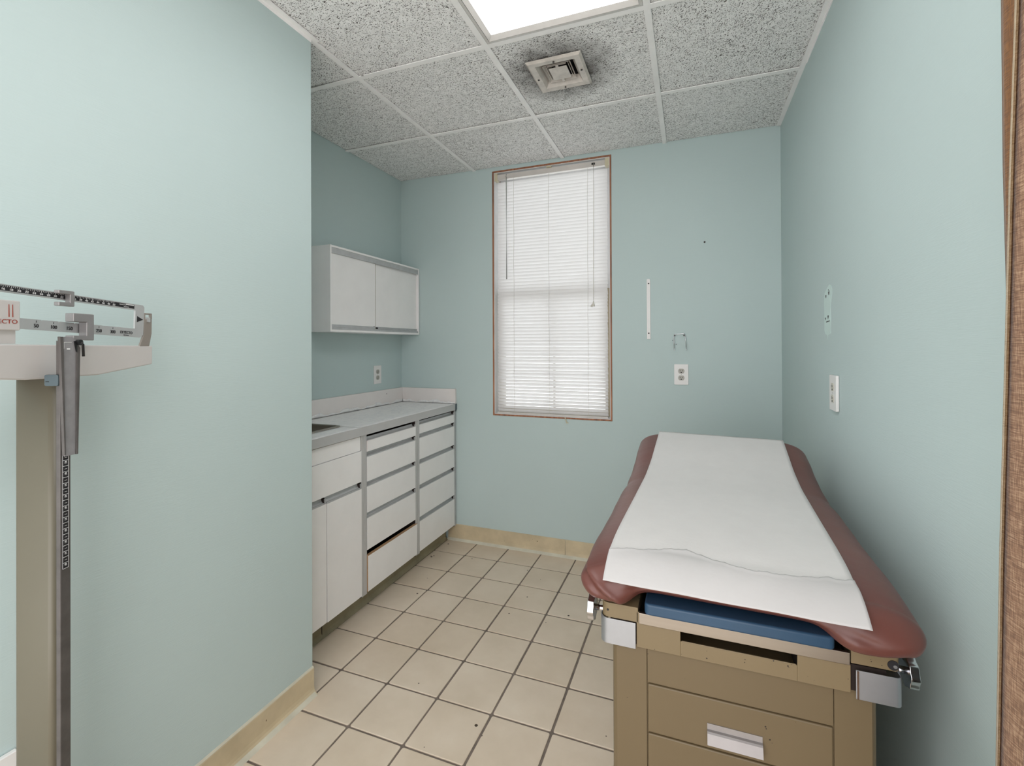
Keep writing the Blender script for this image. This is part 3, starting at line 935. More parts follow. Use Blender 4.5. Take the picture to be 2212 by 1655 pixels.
# flat part (leaving the basin free)
def flat(x0, x1, y0, y1, nx, ny):
    g = [[bm.verts.new((x0 + (x1 - x0) * i / nx, y0 + (y1 - y0) * j / ny,
          0.9242 + 0.0007 * math.sin(i * 2.3 + j * 1.7) * math.sin(j * 0.9) )) for i in range(nx + 1)] for j in range(ny + 1)]
    for j in range(ny):
        for i in range(nx):
            f = bm.faces.new((g[j][i], g[j][i + 1], g[j + 1][i + 1], g[j + 1][i])); f.smooth = True
flat(XL + 0.021, CE - 0.006, SY1 + 0.012, -0.021, 16, 40)
flat(XL + 0.021, SX0 - 0.008, YN + 0.004, SY1 + 0.012, 3, 12)
flat(SX1 + 0.014, CE - 0.006, YN + 0.004, SY1 + 0.012, 5, 14)
# turned-up edge against the splash
def upturn(P0, P1, nrm, n, s):
    P0, P1, nrm = Vector(P0), Vector(P1), Vector(nrm)
    rows = []
    for i in range(n + 1):
        p = P0.lerp(P1, i / n)
        hh = hgt(i / n * (P1 - P0).length, s)
        bulge = 0.0012 + 0.0012 * abs(math.sin(i * 1.9))
        rows.append([bm.verts.new(p + Vector((0, 0, 0.001))), bm.verts.new(p + nrm * bulge + Vector((0, 0, hh * 0.5))),
                     bm.verts.new(p + nrm * (0.0006 + 0.001 * abs(math.sin(i * 3.1))) + Vector((0, 0, hh)))])
    for i in range(n):
        for k in range(2):
            f = bm.faces.new((rows[i][k], rows[i + 1][k], rows[i + 1][k + 1], rows[i][k + 1])); f.smooth = True
upturn((XL + 0.0215, YN + 0.004, 0.9240), (XL + 0.0215, -0.022, 0.9240), (1, 0, 0), 90, 0.3)
upturn((XL + 0.0215, -0.0215, 0.9240), (CE - 0.010, -0.0215, 0.9240), (0, -1, 0), 50, 2.0)
lo = obj('contact_paper', at(ct, bm), 'marble', ct)
lo['label'] = 'crinkled marbled contact paper'
md = lo.modifiers.new('thick', 'SOLIDIFY'); md.thickness = 0.0004; md.offset = 1

sk = thing('sink', 'small stainless steel sink set into the counter', 'sink', ((SX0 + SX1) / 2, (SY0 + SY1) / 2, 0.924))
bm = B()
outer = round_rect(SX0 - 0.006, SX1 + 0.012, SY0 - 0.010, SY1 + 0.010, 0.03, 5)
inner = round_rect(SX0 + 0.008, SX1 - 0.004, SY0 + 0.006, SY1 - 0.006, 0.025, 5)
low = round_rect(SX0 + 0.02, SX1 - 0.016, SY0 + 0.018, SY1 - 0.018, 0.03, 5)
loops = [[bm.verts.new(p + (z,)) for p in pl] for pl, z in ((outer, 0.9250), (outer, 0.9275), (inner, 0.9290), (inner, 0.9240), (low, 0.80))]
for a, b2 in zip(loops, loops[1:]):
    for k in range(len(a)):
        f = bm.faces.new((a[k], a[(k + 1) % len(a)], b2[(k + 1) % len(a)], b2[k])); f.smooth = True
bm.faces.new(loops[-1])
so = obj('basin', at(sk, bm), 'steel', sk)
bm = B(); disc_prism(bm, ((SX0 + SX1) / 2, (SY0 + SY1) / 2, 0.8005), 'z', 0.03, 0.003, 20)
obj('drain', at(sk, bm), 'chrome', sk)

# ------------------------------------------------------------------ outlets
def outlet(name, label, loc, rotz, w, hgt_, th, rmat, grp=None):
    """plate in local xz plane, facing -y"""
    o = thing(name, label, 'outlet', loc, rotz, grp)
    bm = B()
    prism(bm, round_rect(-w / 2, w / 2, -hgt_ / 2, hgt_ / 2, 0.003, 3), 'y', -th, -0.0008)
    obj('cover_plate', bm, 'plate', o, bevel=0.0012)
    for zc in (0.0195, -0.0195):
        bm = B()
        pts = []
        for k in range(28):
            a = 2 * PI * k / 28
            pts.append((0.0172 * math.cos(a), max(-0.0138, min(0.0138, 0.0172 * math.sin(a)))))
        prism(bm, [(p[0], p[1] + zc) for p in pts], 'y', -th - 0.0012, -th + 0.001)
        r = obj('socket', bm, rmat, o)
        bm = B()
        box(bm, -0.0075, -0.0052, -th - 0.0016, -th - 0.0011, zc - 0.0015, zc + 0.0075)
        box(bm, 0.0052, 0.0075, -th - 0.0016, -th - 0.0011, zc - 0.0005, zc + 0.0065)
        prism(bm, [(-0.0042, zc - 0.0105), (0.0042, zc - 0.0105), (0.0034, zc - 0.0065), (0, zc - 0.0040), (-0.0034, zc - 0.0065)], 'y', -th - 0.0016, -th - 0.0011)
        obj('slots', bm, 'ink', r)
    bm = B(); disc_prism(bm, (0, -th - 0.001, 0), 'y', 0.0022, 0.0012, 10); obj('screw', bm, 'recept', o)
    return o
go = 'electrical outlets on the walls'
outlet('wall_outlet', 'white duplex outlet with grey sockets on back wall below chrome bracket', (0.165, 0, 1.149), 0, 0.0775, 0.118, 0.005, 'recept', go)
outlet('wall_outlet', 'white duplex outlet on recess wall between wall cabinet and counter', (XL, -0.280, 1.131), PI / 2, 0.0775, 0.120, 0.005, 'recept', go)
outlet('wall_outlet', 'white outlet with pale sockets on right wall above exam table', (XR, -1.003, 1.155), -PI / 2, 0.078, 0.119, 0.010, 'recept_w', go)

# ------------------------------------------------------------------ things screwed to the back wall
o = thing('wall_bracket', 'narrow white metal strip screwed upright to back wall right of window', 'bracket', (-0.0125, 0, 1.53))
bm = B()
prism(bm, [(-0.024, 1.3535), (-0.003, 1.3535), (-0.0035, 1.69), (-0.0045, 1.705), (-0.010, 1.7075), (-0.024, 1.7075), (-0.0245, 1.700)], 'y', -0.006, -0.0008)
obj('strip', at(o, bm), 'plate', o, bevel=0.001)
for z in (1.680, 1.388):
    bm = B(); disc_prism(bm, (-0.0135, -0.0085, z), 'y', 0.0042, 0.003, 12); obj('screw', at(o, bm), 'screw', o)
o = thing('wire_bracket', 'small chrome U-shaped bracket on back wall above the outlet', 'bracket', (0.157, 0, 1.38))
bm = B()
def bar(bm, pts, w, t_):
    pts = [Vector(p) for p in pts]
    tube(bm, pts, w, 6)
bar(bm, [(0.129, -0.036, 1.287), (0.1275, -0.026, 1.30), (0.1262, -0.008, 1.365), (0.1268, -0.005, 1.376), (0.131, -0.004, 1.3805),
         (0.178, -0.004, 1.3835), (0.184, -0.005, 1.381), (0.1868, -0.007, 1.372), (0.1925, -0.028, 1.305), (0.1945, -0.040, 1.287)], 0.0024, 0)
obj('wire', at(o, bm), 'chrome', o)
for x in (0.1295, 0.181):
    bm = B(); disc_prism(bm, (x, -0.007, 1.373), 'y', 0.0045, 0.0065, 12); obj('screw', at(o, bm), 'screw', o)
for x, z in ((0.1195, 1.345), (0.138, 1.322)):
    bm = B(); disc_prism(bm, (x, -0.0012, z), 'y', 0.0022, 0.001, 8); obj('screw_hole', at(o, bm), 'ink', o)
o = thing('wall_plug', 'small dark screw plug high on the back wall right of window', 'screw plug', (0.2928, 0, 1.900))
bm = B(); disc_prism(bm, (0, -0.003, 0), 'y', 0.0052, 0.0028, 12); obj('plug', bm, 'screw', o)

# ------------------------------------------------------------------ low strip on left wall
bm = B(); prism(bm, [(-0.4, 0.0), (0, 0.0), (0, 0.033), (-0.4, 0.033)], 'x', 0.0008, 0.013)
o = obj('wall_raceway', bm, 'plate', None, bevel=0.002)
o.location = (XN, -2.303, 0.4338)
tag(o, 'white plastic strip low on the left wall behind scale column', 'cable cover')

# ------------------------------------------------------------------ exam table
TB = thing('exam_table', 'beige steel exam table with maroon vinyl top by the right wall', 'exam table', (0.2955, -1.33, 0))
FB = -1.850      # body front
RF = -1.860      # rail front
bx0, bx1, bk = 0.0545, 0.529, -0.845
bm = B()
prism(bm, round_rect(bx0, bx1, FB + 0.004, bk, 0.014, 4), 'z', 0.0, 0.690)
obj('table_body', at(TB, bm), 'enamel_plain', TB, bevel=0.001)
for xa, xb in ((bx0 + 0.010, 0.1268), (0.4602, bx1 - 0.010)):
    bm = B(); box(bm, xa, xb, FB, FB + 0.01, 0.05, 0.6905); obj('corner_panel', at(TB, bm), 'enamel_plain', TB, bevel=0.0008)
bm = B(); box(bm, 0.1282, 0.4590, FB, FB + 0.01, 0.6155, 0.6905)
obj('apron', at(TB, bm), 'enamel_plain', TB, bevel=0.0008)
for z0, z1, zh in ((0.5125, 0.6125, (0.529, 0.5635)), (0.392, 0.5100, (0.42, 0.455)), (0.232, 0.389, (0.28, 0.315)), (0.060, 0.229, (0.12, 0.155))):
    bm = B(); box(bm, 0.1285, 0.4585, FB - 0.0010, FB + 0.012, z0, z1)
    d = obj('drawer', at(TB, bm), 'enamel_plain', TB, bevel=0.003)
    bm = B()
    zt, zb = zh[1], zh[0]
    zmid = zt - (zt - zb) * 0.45
    yf = FB - 0.001
    # flanged strip pull: flat upper leaf, ridge, lower leaf curving out
    prism(bm, [(yf - 0.0015, zt), (yf, zt), (yf, zmid), (yf - 0.004, zmid - 0.004), (yf - 0.012, zb + 0.002), (yf - 0.0135, zb), (yf - 0.0148, zb + 0.001),
               (yf - 0.010, zmid + 0.001), (yf - 0.007, zmid + 0.0035), (yf - 0.0025, zmid + 0.005)], 'x', 0.2432, 0.3418)
    obj('drawer_pull', at(TB, bm), 'sc_poise', d)
# rail around the top
rx0, rx1 = 0.0345, 0.5565
bm = B()
R1, R2, R3 = 0.690, 0.7410, 0.7715
oc = (1, 1, 0, 0)
# upper band, left and right of the pan, and behind it
prism(bm, round_rect(rx0, 0.1105, RF, bk - 0.01, 0.016, 5, (1, 0, 0, 0)), 'z', R2, R3)
prism(bm, round_rect(0.4840, rx1, RF, bk - 0.01, 0.008, 5, (0, 1, 0, 0)), 'z', R2 + 0.003, R3)
box(bm, 0.1110, 0.4835, RF + 0.24, bk - 0.01, R2 - 0.001, R3)
# front sheet below the pan with paper slot
box(bm, 0.1075, 0.1937, RF, RF + 0.003, R1, R2 + 0.0225 - 0.0003)
box(bm, 0.3996, 0.4836, RF, RF + 0.003, R1, R2)
box(bm, 0.1937, 0.3996, RF, RF + 0.003, R1, 0.7200)
prism(bm, [(RF, 0.7200), (RF + 0.010, 0.7150), (RF + 0.011, 0.7165), (RF + 0.001, 0.7215)], 'x', 0.196, 0.3975)
box(bm, 0.1937, 0.3996, RF, RF + 0.003, 0.7395, R2)
# inner sides
box(bm, rx0 + 0.014, rx0 + 0.017, RF + 0.03, bk - 0.01, R1, R2); box(bm, rx1 - 0.017, rx1 - 0.014, RF + 0.03, bk - 0.01, R1, R2)
obj('top_rail', at(TB, bm), 'enamel', TB, bevel=0.0008)
bm = B()
prism(bm, [(rx0 + 0.018, RF + 0.006), (0.190, RF + 0.006), (0.190, RF + 0.10), (0.403, RF + 0.10), (0.403, RF + 0.006), (rx1 - 0.018, RF + 0.006), (rx1 - 0.018, RF + 0.16), (rx0 + 0.018, RF + 0.16)], 'z', R1 + 0.002, R2 - 0.002)
obj('slot_recess', at(TB, bm), 'dark', TB)
bm = B()
box(bm, 0.1125, 0.4818, RF - 0.004, RF + 0.003, 0.7412, 0.7637)
box(bm, 0.1145, 0.4798, RF + 0.003, RF + 0.235, 0.7420, 0.7440)
obj('foot_pan', at(TB, bm), 'steel', TB, bevel=0.0025, seg=3)
bm = B()
prism(bm, round_rect(0.1240, 0.4585, RF - 0.010, RF + 0.228, 0.010, 4), 'z', 0.7642, 0.7885)
obj('leg_cushion', at(TB, bm), 'blue', TB, bevel=0.005, seg=4, angle=50)['label'] = 'blue vinyl leg rest cushion'
# stirrup housings: wrapped chrome corners
def corner_plate(x0, x1, yf, z0, z1, side, r):
    bm = B()
    if side < 0:
        pl = [(x1, yf)] + [(x0 + r + r * math.cos(a), yf + r + r * math.sin(a)) for a in [1.5 * PI - 0.5 * PI * k / 8 for k in range(9)]] + [(x0, yf + 0.10)]
        off = [(x1, yf + 0.002)] + [(x0 + r + (r - 0.002) * math.cos(a), yf + r + (r - 0.002) * math.sin(a)) for a in [1.5 * PI - 0.5 * PI * k / 8 for k in range(9)]] + [(x0 + 0.002, yf + 0.10)]
    else:
        pl = [(x0, yf)] + [(x1 - r + r * math.cos(a), yf + r + r * math.sin(a)) for a in [1.5 * PI + 0.5 * PI * k / 8 for k in range(9)]] + [(x1, yf + 0.10)]
        off = [(x0, yf + 0.002)] + [(x1 - r + (r - 0.002) * math.cos(a), yf + r + (r - 0.002) * math.sin(a)) for a in [1.5 * PI + 0.5 * PI * k / 8 for k in range(9)]] + [(x1 - 0.002, yf + 0.10)]
    prism(bm, pl + off[::-1], 'z', z0, z1)
    return obj('stirrup_housing', at(TB, bm), 'chrome_soft', TB, smooth=False)
c1 = corner_plate(0.0315, 0.1058, RF - 0.003, 0.6865, 0.7400, -1, 0.018)
c2 = corner_plate(0.4895, 0.5585, RF - 0.008, 0.6860, 0.7375, 1, 0.010)
for c in (c1, c2):
    c['label'] = 'chrome corner plate'
    for p in c.data.polygons: p.use_smooth = True
    md = c.modifiers.new('b', 'BEVEL'); md.width = 0.0006; md.segments = 2; md.limit_method = 'ANGLE'; md.angle_limit = 0.9; md.harden_normals = True
bm = B(); box(bm, 0.4905, 0.4935, RF - 0.010, RF - 0.0075, 0.6870, 0.7368)
obj('edge_fold', at(TB, bm), 'chrome', c2)
bm = B()
disc_prism(bm, (0.5465, RF - 0.0012, 0.7545), 'y', 0.0085, 0.002, 20, 0, rfun=lambda t: 0.0085)
bmv = obj('screw_recess', at(TB, bm), 'ink', TB)
bm = B(); disc_prism(bm, (0.549, RF - 0.003, 0.7535), 'y', 0.003, 0.003, 12); obj('screw', at(TB, bm), 'alum', bmv)
bm = B(); disc_prism(bm, (0.0480, RF - 0.0008, 0.7565), 'y', 0.0022, 0.002, 10); obj('screw_hole', at(TB, bm), 'ink', TB)
# scalloped clamp knobs
def knob(x, y, z, side):
    bm = B()
    rf = lambda t: 0.0265 * (1 + 0.055 * math.cos(8 * t))
    disc_prism(bm, (x if side > 0 else x - 0.014, y, z), 'x', 0.0265, 0.014, 64, 0, rfun=rf)
    k_ = obj('clamp_knob', at(TB, bm), 'chrome', TB, bevel=0.0012, seg=3, angle=60)
    bm = B()
    if side < 0: tube(bm, [(x - 0.002, y, z), (x + 0.030, y, z)], 0.0062, 14)
    else: tube(bm, [(x + 0.002, y, z), (x - 0.024, y, z)], 0.0062, 14)
    obj('stem', at(TB, bm), 'chrome', k_)
knob(0.0185, -1.842, 0.7475, -1)
knob(0.5690, -1.842, 0.7400, 1)
# rubber bumper at rail corner
bm = B(); disc_prism(bm, (0.052, RF + 0.018, R3), 'z', 0.012, 0.008, 16); obj('bumper', at(TB, bm), 'rubber', TB)
# wedge that lifts the head section
bm = B()
prism(bm, [(-1.20, R3), (-1.20, 0.784), (-0.82, 0.868), (-0.82, R3)], 'x', 0.10, 0.52)
obj('head_support', at(TB, bm), 'enamel', TB)

# upholstered top ---------------------------------------------------
PROF = [(-1.93, 0.825), (-1.905, 0.832), (-1.88, 0.842), (-1.85, 0.857), (-1.80, 0.8705), (-1.70, 0.8765), (-1.50, 0.8765), (-1.23, 0.877), (-1.08, 0.893), (-0.93, 0.925), (-0.79, 0.953), (-0.60, 0.990)]
def lerp_tab(t, tab):
    if t <= tab[0][0]: return tab[0][1]
    for (a, va), (b_, vb) in zip(tab, tab[1:]):
        if t <= b_:
            return va + (vb - va) * (t - a) / (b_ - a)
    return tab[-1][1]
def ztop(y):
    # light smoothing of the profile
    return sum(lerp_tab(y + d, PROF) for d in (-0.04, -0.02, 0, 0.02, 0.04)) / 5 if y > -1.84 else lerp_tab(y, PROF)
PO = Vector((0.303, -1.35)); th = math.radians(-1.5)
PN = Vector((math.cos(th), math.sin(th))); PA = Vector((-math.sin(th), math.cos(th)))
HW = 0.302
def pad_xy(p, l):
    v = PO + PN * p + PA * l
    return v.x, v.y
L0, L1 = -0.530, 0.575
NS, NR = 230, 176
def sgnpow(v, e): return math.copysign(abs(v) ** e, v)
def drape(p, l, z, w):
    """folds, creases and slack of the vinyl cover, at pad position p (across), l (along), height z"""
    x, y = pad_xy(p, l)
    mid = 1 / (1 + math.exp((abs(p + 0.0125) - 0.176) / 0.010))
    kf = max(0.0, min(1.0, (-0.34 - l) / 0.10))
    # slack in the vinyl along the flanks
    fl = math.exp(-((abs(p) - w) / 0.03) ** 2)
    off = 0.0016 * fl * math.sin(l * 13 + 1.3) + 0.0004 * fl * math.sin(l * 47)
    x += off * (1 if p > 0 else -1)
    low = max(0.0, min(1.0, (0.845 - z) / 0.05))
    y += kf * mid * low * 0.030
    y -= kf * (1 - mid) * 0.012
    # tucked corner fold, front left
    if l < -0.38 and p < -0.10:
        ax_, az_, bx_, bz_ = -0.306, 0.846, -0.205, 0.776
        ll = math.hypot(bx_ - ax_, bz_ - az_)
        tx, tz = (bx_ - ax_) / ll, (bz_ - az_) / ll
        tt_ = ((p - ax_) * tx + (z - az_) * tz) / ll
        dd = (p - ax_) * -tz + (z - az_) * tx           # + : upper right of the fold line
        if -0.25 < tt_ < 1.25:
            env = max(0.0, min(1.0, (tt_ + 0.20) / 0.20)) * max(0.0, min(1.0, (1.2 - tt_) / 0.3)) * max(0, min(1, (-0.40 - l) / 0.07))
            push = 0.0060 * env * math.exp(-((dd - 0.0045) / 0.0065) ** 2) - 0.0080 * env * (1.15 - 0.8 * tt_) * math.exp(-((dd + 0.0075) / 0.0070) ** 2) - 0.002 * env * math.exp(-((dd - 0.028) / 0.014) ** 2)
            qx_ = min(0.0, p + HW - 0.045); qy_ = min(0.0, l - L0 - 0.045)
            qn_ = math.hypot(qx_, qy_) or 1.0
            dirx, diry = (qx_ / qn_, qy_ / qn_) if qn_ < 1 else (0.0, -1.0)
            x += push * dirx; y += push * diry
    if l < -0.40 and p > 0.12:
        # softer pleat on the right
        dd = (z - 0.812) - (p - 0.19) * -0.35
        y += 0.004 * math.exp(-(dd / 0.009) ** 2) * math.exp(-((p - 0.20) / 0.05) ** 2)
    return (x, y, z)
front_base = []
bm = B()
rings = []
for i in range(NS + 1):
    # stations bunch up at both ends where the plan outline rounds off
    u_ = i / NS
    l = L0 + (L1 - L0) * (0.5 - 0.5 * math.cos(PI * u_))
    d0, d1 = l - L0, L1 - l
    rc0, rc1 = 0.045, 0.055
    w = HW
    if d0 < rc0: w -= rc0 * (1 - math.sqrt(max(0, 1 - (1 - d0 / rc0) ** 2)))
    if d1 < rc1: w -= rc1 * (1 - math.sqrt(max(0, 1 - (1 - d1 / rc1) ** 2)))
    # slight waist where the vinyl is creased at the break between sections
    w -= 0.004 * math.exp(-((l - 0.12) / 0.03) ** 2)
    # thickness closes at the ends as a rounded lip
    rl = 0.038
    q0 = 1.0 if d0 > rl else math.sqrt(max(0, 1 - (1 - d0 / rl) ** 2))
    q1 = 1.0 if d1 > rl else math.sqrt(max(0, 1 - (1 - d1 / rl) ** 2))
    q = max(0.02, min(q0, q1))
    ring_ = []
    H = NR // 2
    for k in range(NR):
        up_ = k < H
        ph_ = PI * ((k if up_ else NR - k) / H) - PI / 2
        pn = math.sin(ph_)
        sv = max(0.0, 1 - abs(pn) ** (7 if up_ else 9)) ** 0.5 * (1 if up_ else -1)
        p = w * pn
        x, y = pad_xy(p, l)
        zt = ztop(y) - 0.0015
        head = max(0.0, min(1.0, (y + 1.22) / 0.1))
        mid = 1 / (1 + math.exp((abs(p + 0.0125) - 0.176) / 0.010))      # 1 over the leg rest, 0 at the corners
        kf = max(0.0, min(1.0, (-0.34 - l) / 0.10))
        zb = 0.7765 + (max(0.776, zt - 0.098) - 0.7765) * head
        if l < -0.34:
            zb += kf * mid * 0.016
            out_ = max(0.0, min(1.0, max(x - rx1 + 0.004, rx0 + 0.004 - x) / 0.022))
            out_ = out_ * out_ * (3 - 2 * out_)
            zb -= kf * ((1 - mid) * 0.0035 + out_ * 0.0065)
        zm_ = zb + (zt - zb) * 0.52
        lowq = (0.35 + 0.65 * q) * mid + (0.62 + 0.38 * q) * (1 - mid)
        z = zm_ + ((zt - zm_) * sv * q if sv > 0 else (zm_ - zb) * sv * lowq)
        z -= 0.004 * (abs(p) / HW) ** 4 * (sv > 0)
        if i == 0: front_base.append((p, z))
        ring_.append(bm.verts.new(drape(p, l, z, w)))
    rings.append(ring_)
for a, b2 in zip(rings, rings[1:]):
    for k in range(NR):
        bm.faces.new((a[k], a[(k + 1) % NR], b2[(k + 1) % NR], b2[k]))
bm.faces.new(rings[-1])
# front face: rows of vertices between the upper and lower halves of the first ring
H = NR // 2
MR = 22
cols = []
for k in range(H + 1):
    kt, kb = k, (NR - k) % NR
    vt, vb = rings[0][kt], rings[0][kb]
    if k in (0, H):
        cols.append([vt] * (MR + 1)); continue
    (pt_, zt_), (pb_, zb_) = front_base[kt], front_base[kb]
    w0 = HW - 0.045
    col = [vb]
    for j in range(1, MR):
        t_ = j / MR
        ed = 1 - (pt_ / (w0 + 1e-6)) ** 6
        lz = L0 - 0.005 * 4 * t_ * (1 - t_) * max(0.0, ed)
        col.append(bm.verts.new(drape(pt_, lz, zb_ + (zt_ - zb_) * t_, w0)))
    col.append(vt)
    cols.append(col)
for a, b2 in zip(cols, cols[1:]):
    for j in range(MR):
        q_ = [a[j], b2[j], b2[j + 1], a[j + 1]]
        u_ = []
        for v_ in q_:
            if v_ not in u_: u_.append(v_)
        if len(u_) >= 3: bm.faces.new(u_)
cu = obj('cushion', at(TB, bm), 'vinyl', TB, smooth=True)
cu['label'] = 'maroon vinyl padded top'
md = cu.modifiers.new('skin', 'REMESH'); md.mode = 'VOXEL'; md.voxel_size = 0.0028; md.use_smooth_shade = True
md = cu.modifiers.new('relax', 'SMOOTH'); md.factor = 0.5; md.iterations = 5

# paper -------------------------------------------------------------
QO = Vector((0.1250, 0.0)); tq = math.radians(-2.5)
QN = Vector((math.cos(tq), math.sin(tq))); QA = Vector((-math.sin(tq), math.cos(tq)))
PW = 0.457
def paper_pt(q, s, lift):
    v = QN * (0.125 + q) + QA * s
    t = q / PW
    f = s - (-1.886 - 0.014 * t)                     # distance from the free front edge
    z = ztop(max(v.y, -1.80))
    if f < 0.085:
        k_ = 1 - max(0.0, f) / 0.085
        z -= (0.040 - 0.009 * t) * k_ ** 1.7
    return (v.x, v.y, z + lift)
def paper(name, label, s0f, s1f, lift, mname, ns=90, nq=40, curl=0.0):
    bm = B()
    g = []
    for j in range(nq + 1):
        q = PW * j / nq
        row = []
        for i in range(ns + 1):
            s0, s1 = s0f(q), s1f(q)
            s = s0 + (s1 - s0) * i / ns
            lf = lift + 0.0004 * math.sin(q * 40 + s * 9)
            if curl and i > ns - 3: lf += curl * (i - ns + 3) / 3
            row.append(bm.verts.new(paper_pt(q, s, lf)))
        g.append(row)
    for j in range(nq):
        for i in range(ns):
            f = bm.faces.new((g[j][i], g[j + 1][i], g[j + 1][i + 1], g[j][i + 1])); f.smooth = True
    o = obj(name, bm, mname)
    # origin to the sheet
    c = Vector((0.29, -1.35, 0.878))
    o.data.transform(Matrix.Translation(-c)); o.location = c
    md = o.modifiers.new('thick', 'SOLIDIFY'); md.thickness = 0.0004; md.offset = 1
    return tag(o, label, 'paper', 'exam table paper')
paper('table_paper', 'long white paper sheet running up the maroon table top', lambda q: -1.835, lambda q: -0.787, 0.0020, 'paper')
def torn(q):
    t = q / PW
    base = lerp_tab(t, [(0, -1.820), (0.07, -1.806), (0.15, -1.800), (0.30, -1.775), (0.36, -1.773), (0.45, -1.792), (0.60, -1.815), (0.75, -1.812), (0.86, -1.800), (0.90, -1.790), (0.93, -1.795), (1.0, -1.788)])
    return base + 0.0018 * math.sin(q * 170) + 0.0012 * math.sin(q * 410)
paper('torn_paper', 'white paper piece with torn upper edge lying over the table foot', lambda q: -1.886 - 0.014 * (q / PW), torn, 0.0034, 'paper2', ns=24, nq=90, curl=0.0016)

# ------------------------------------------------------------------ physician scale
SCY = YAW - math.radians(1.0)
sRX = Vector((math.cos(SCY), math.sin(SCY), 0)); sRZ = Vector((-math.sin(SCY), math.cos(SCY), 0))
BXs, BZs = -0.945, 0.912
camg = Vector((0.216, -2.8701, 0))
base = camg + sRX * BXs + sRZ * BZs
SC = thing('physician_scale', 'beige upright medical weighing scale standing by the left wall', 'weighing scale', tuple(base), SCY)
def sl(bm):   # from beam frame (X', Z', h) to root local
    bmesh.ops.translate(bm, verts=bm.verts, vec=(-BXs, -BZs, 0)); return bm
# column
bm = B()
prism(bm, round_rect(-0.9925, -0.9150, 0.9005, 0.9400, 0.010, 12), 'z', 0.05, 1.262)
obj('column', sl(bm), 'sc_tan', SC, smooth=True)
# beam shelf
def boxpoly(z):
    return [(0.681, 1.3265), (1.131, 1.3265), (1.131, 1.2805), (0.99, 1.2620), (0.820, 1.2620), (0.681, 1.2790)]
bm = B()
pl = [(0.681, 1.3265), (1.131, 1.3225), (1.131, 1.2780), (0.985, 1.2605), (0.840, 1.2605), (0.681, 1.2765)]
prism(bm, pl, 'x', -0.990, -0.900)
obj('beam_shelf', sl(bm), 'sc_cream', SC, bevel=0.003)
bm = B(); box(bm, -0.978, -0.918, 0.904, 0.955, 1.2560, 1.2605)
box(bm, -0.978, -0.918, 0.9035, 0.9405, 1.2600, 1.2606)
obj('column_gap', sl(bm), 'rubber', SC)  # black strip put in for the dark gap between column and shelf
# pivot block with the maker's lettering
bm = B(); box(bm, -0.945, -0.9000, 0.700, 0.829, 1.3500, 1.4030)
pb = obj('pivot_housing', sl(bm), 'sc_cream', SC, bevel=0.002)
bm = B(); box(bm, -0.935, -0.9060, 0.715, 0.826, 1.3262, 1.3500)
obj('pivot_stand', sl(bm), 'sc_cream', pb)
RT = Matrix(((0, 0, 1, 0), (1, 0, 0, 0), (0, 1, 0, 0), (0, 0, 0, 1)))   # text x -> Z', text y -> up, normal -> +X'
def T(s, size, Z, h, X, sx=1.0): return text_obj('t', s, size, None, None, (X, Z, h), RT, sx=sx)
ms = [T('DETECTO', 0.0104, 0.7965, 1.3650, -0.8996, sx=1.18)]
o = join_meshes('lettering', ms, 'ink_r', pb)
o.data.transform(Matrix.Translation((-BXs, -BZs, 0)))
for zc in (0.8100, 0.8160):
    bm = B()
    prism(bm, [(zc - 0.0008, 1.3735), (zc + 0.0008, 1.3735), (zc + 0.0003, 1.3955), (zc - 0.0007, 1.3955)], 'x', -0.9000, -0.8996)
    obj('logo_stroke', sl(bm), 'ink_r', pb)
# tilting beam: built level and rotated about its pivot
TILT = math.radians(-2.25)
PZ, PH = 0.83, 1.36
def tilt(bm):
    bmesh.ops.rotate(bm, verts=bm.verts, cent=(0, PZ, PH), matrix=Matrix.Rotation(TILT, 3, 'X')); return sl(bm)
XB = -0.9005
bm = B()
# lower bar
lb0, lb1 = 1.3535, 1.3725
pts = [(0.760, lb0), (1.095, lb0 - 0.001), (1.1035, lb0 + 0.006), (1.1045, 1.4245), (1.100, 1.4290), (0.690, 1.4290), (0.690, 1.4152), (1.079, 1.4152), (1.079, 1.3720),
       (0.985, lb1)]
notch = []
for k, zc in enumerate((1.0275, 0.995, 0.962, 0.930, 0.898, 0.8655)):
    notch += [(zc + 0.003, lb1), (zc + 0.0004, lb1 - 0.0022), (zc, lb1)]
pts = pts[:-1] + notch + [(0.760, lb1)]
prism(bm, pts, 'x', XB - 0.004, XB)
bf = obj('beam', tilt(bm), 'sc_steel', SC)
bm = B(); box(bm, XB, XB + 0.0004, 0.690, 1.075, 1.4180, 1.4272)
bb = obj('scale_strip', tilt(bm), 'ink', bf)
# black number strip: white ticks and figures
bm = B()
Z50, ST = 1.0200, 0.01305
zz = Z50
for k in range(0, 101):
    z = Z50 - k * ST / 4
    if z < 0.70: break
    ln_ = 0.0036 if k % 4 == 0 else (0.0026 if k % 2 == 0 else 0.0018)
    box(bm, XB + 0.0004, XB + 0.0007, z - 0.00022, z + 0.00022, 1.4268 - ln_, 1.4268)
obj('tick_marks', tilt(bm), 'ink_w', bb)
bm = B(); box(bm, XB + 0.0004, XB + 0.0007, 1.052, 1.0735, 1.4245, 1.4266)
obj('white_stripe', tilt(bm), 'ink_w', bb)
ms = [T(str(50 - 2 * k), 0.0052, Z50 - k * ST, 1.4206, XB + 0.0006, sx=1.25) for k in range(0, 25)]
o = join_meshes('numerals', ms, 'ink_w', bb)
bm = B(); bm.from_mesh(o.data); tilt(bm); bm.to_mesh(o.data); bm.free()
o = join_meshes('lettering', [T('DETECTO', 0.0028, 1.0435, 1.4240, XB + 0.0006, sx=1.4), T('SCALES INC', 0.0022, 1.053, 1.4200, XB + 0.0006, sx=1.2)], 'ink_w', bb)
bm = B(); bm.from_mesh(o.data); tilt(bm); bm.to_mesh(o.data); bm.free()
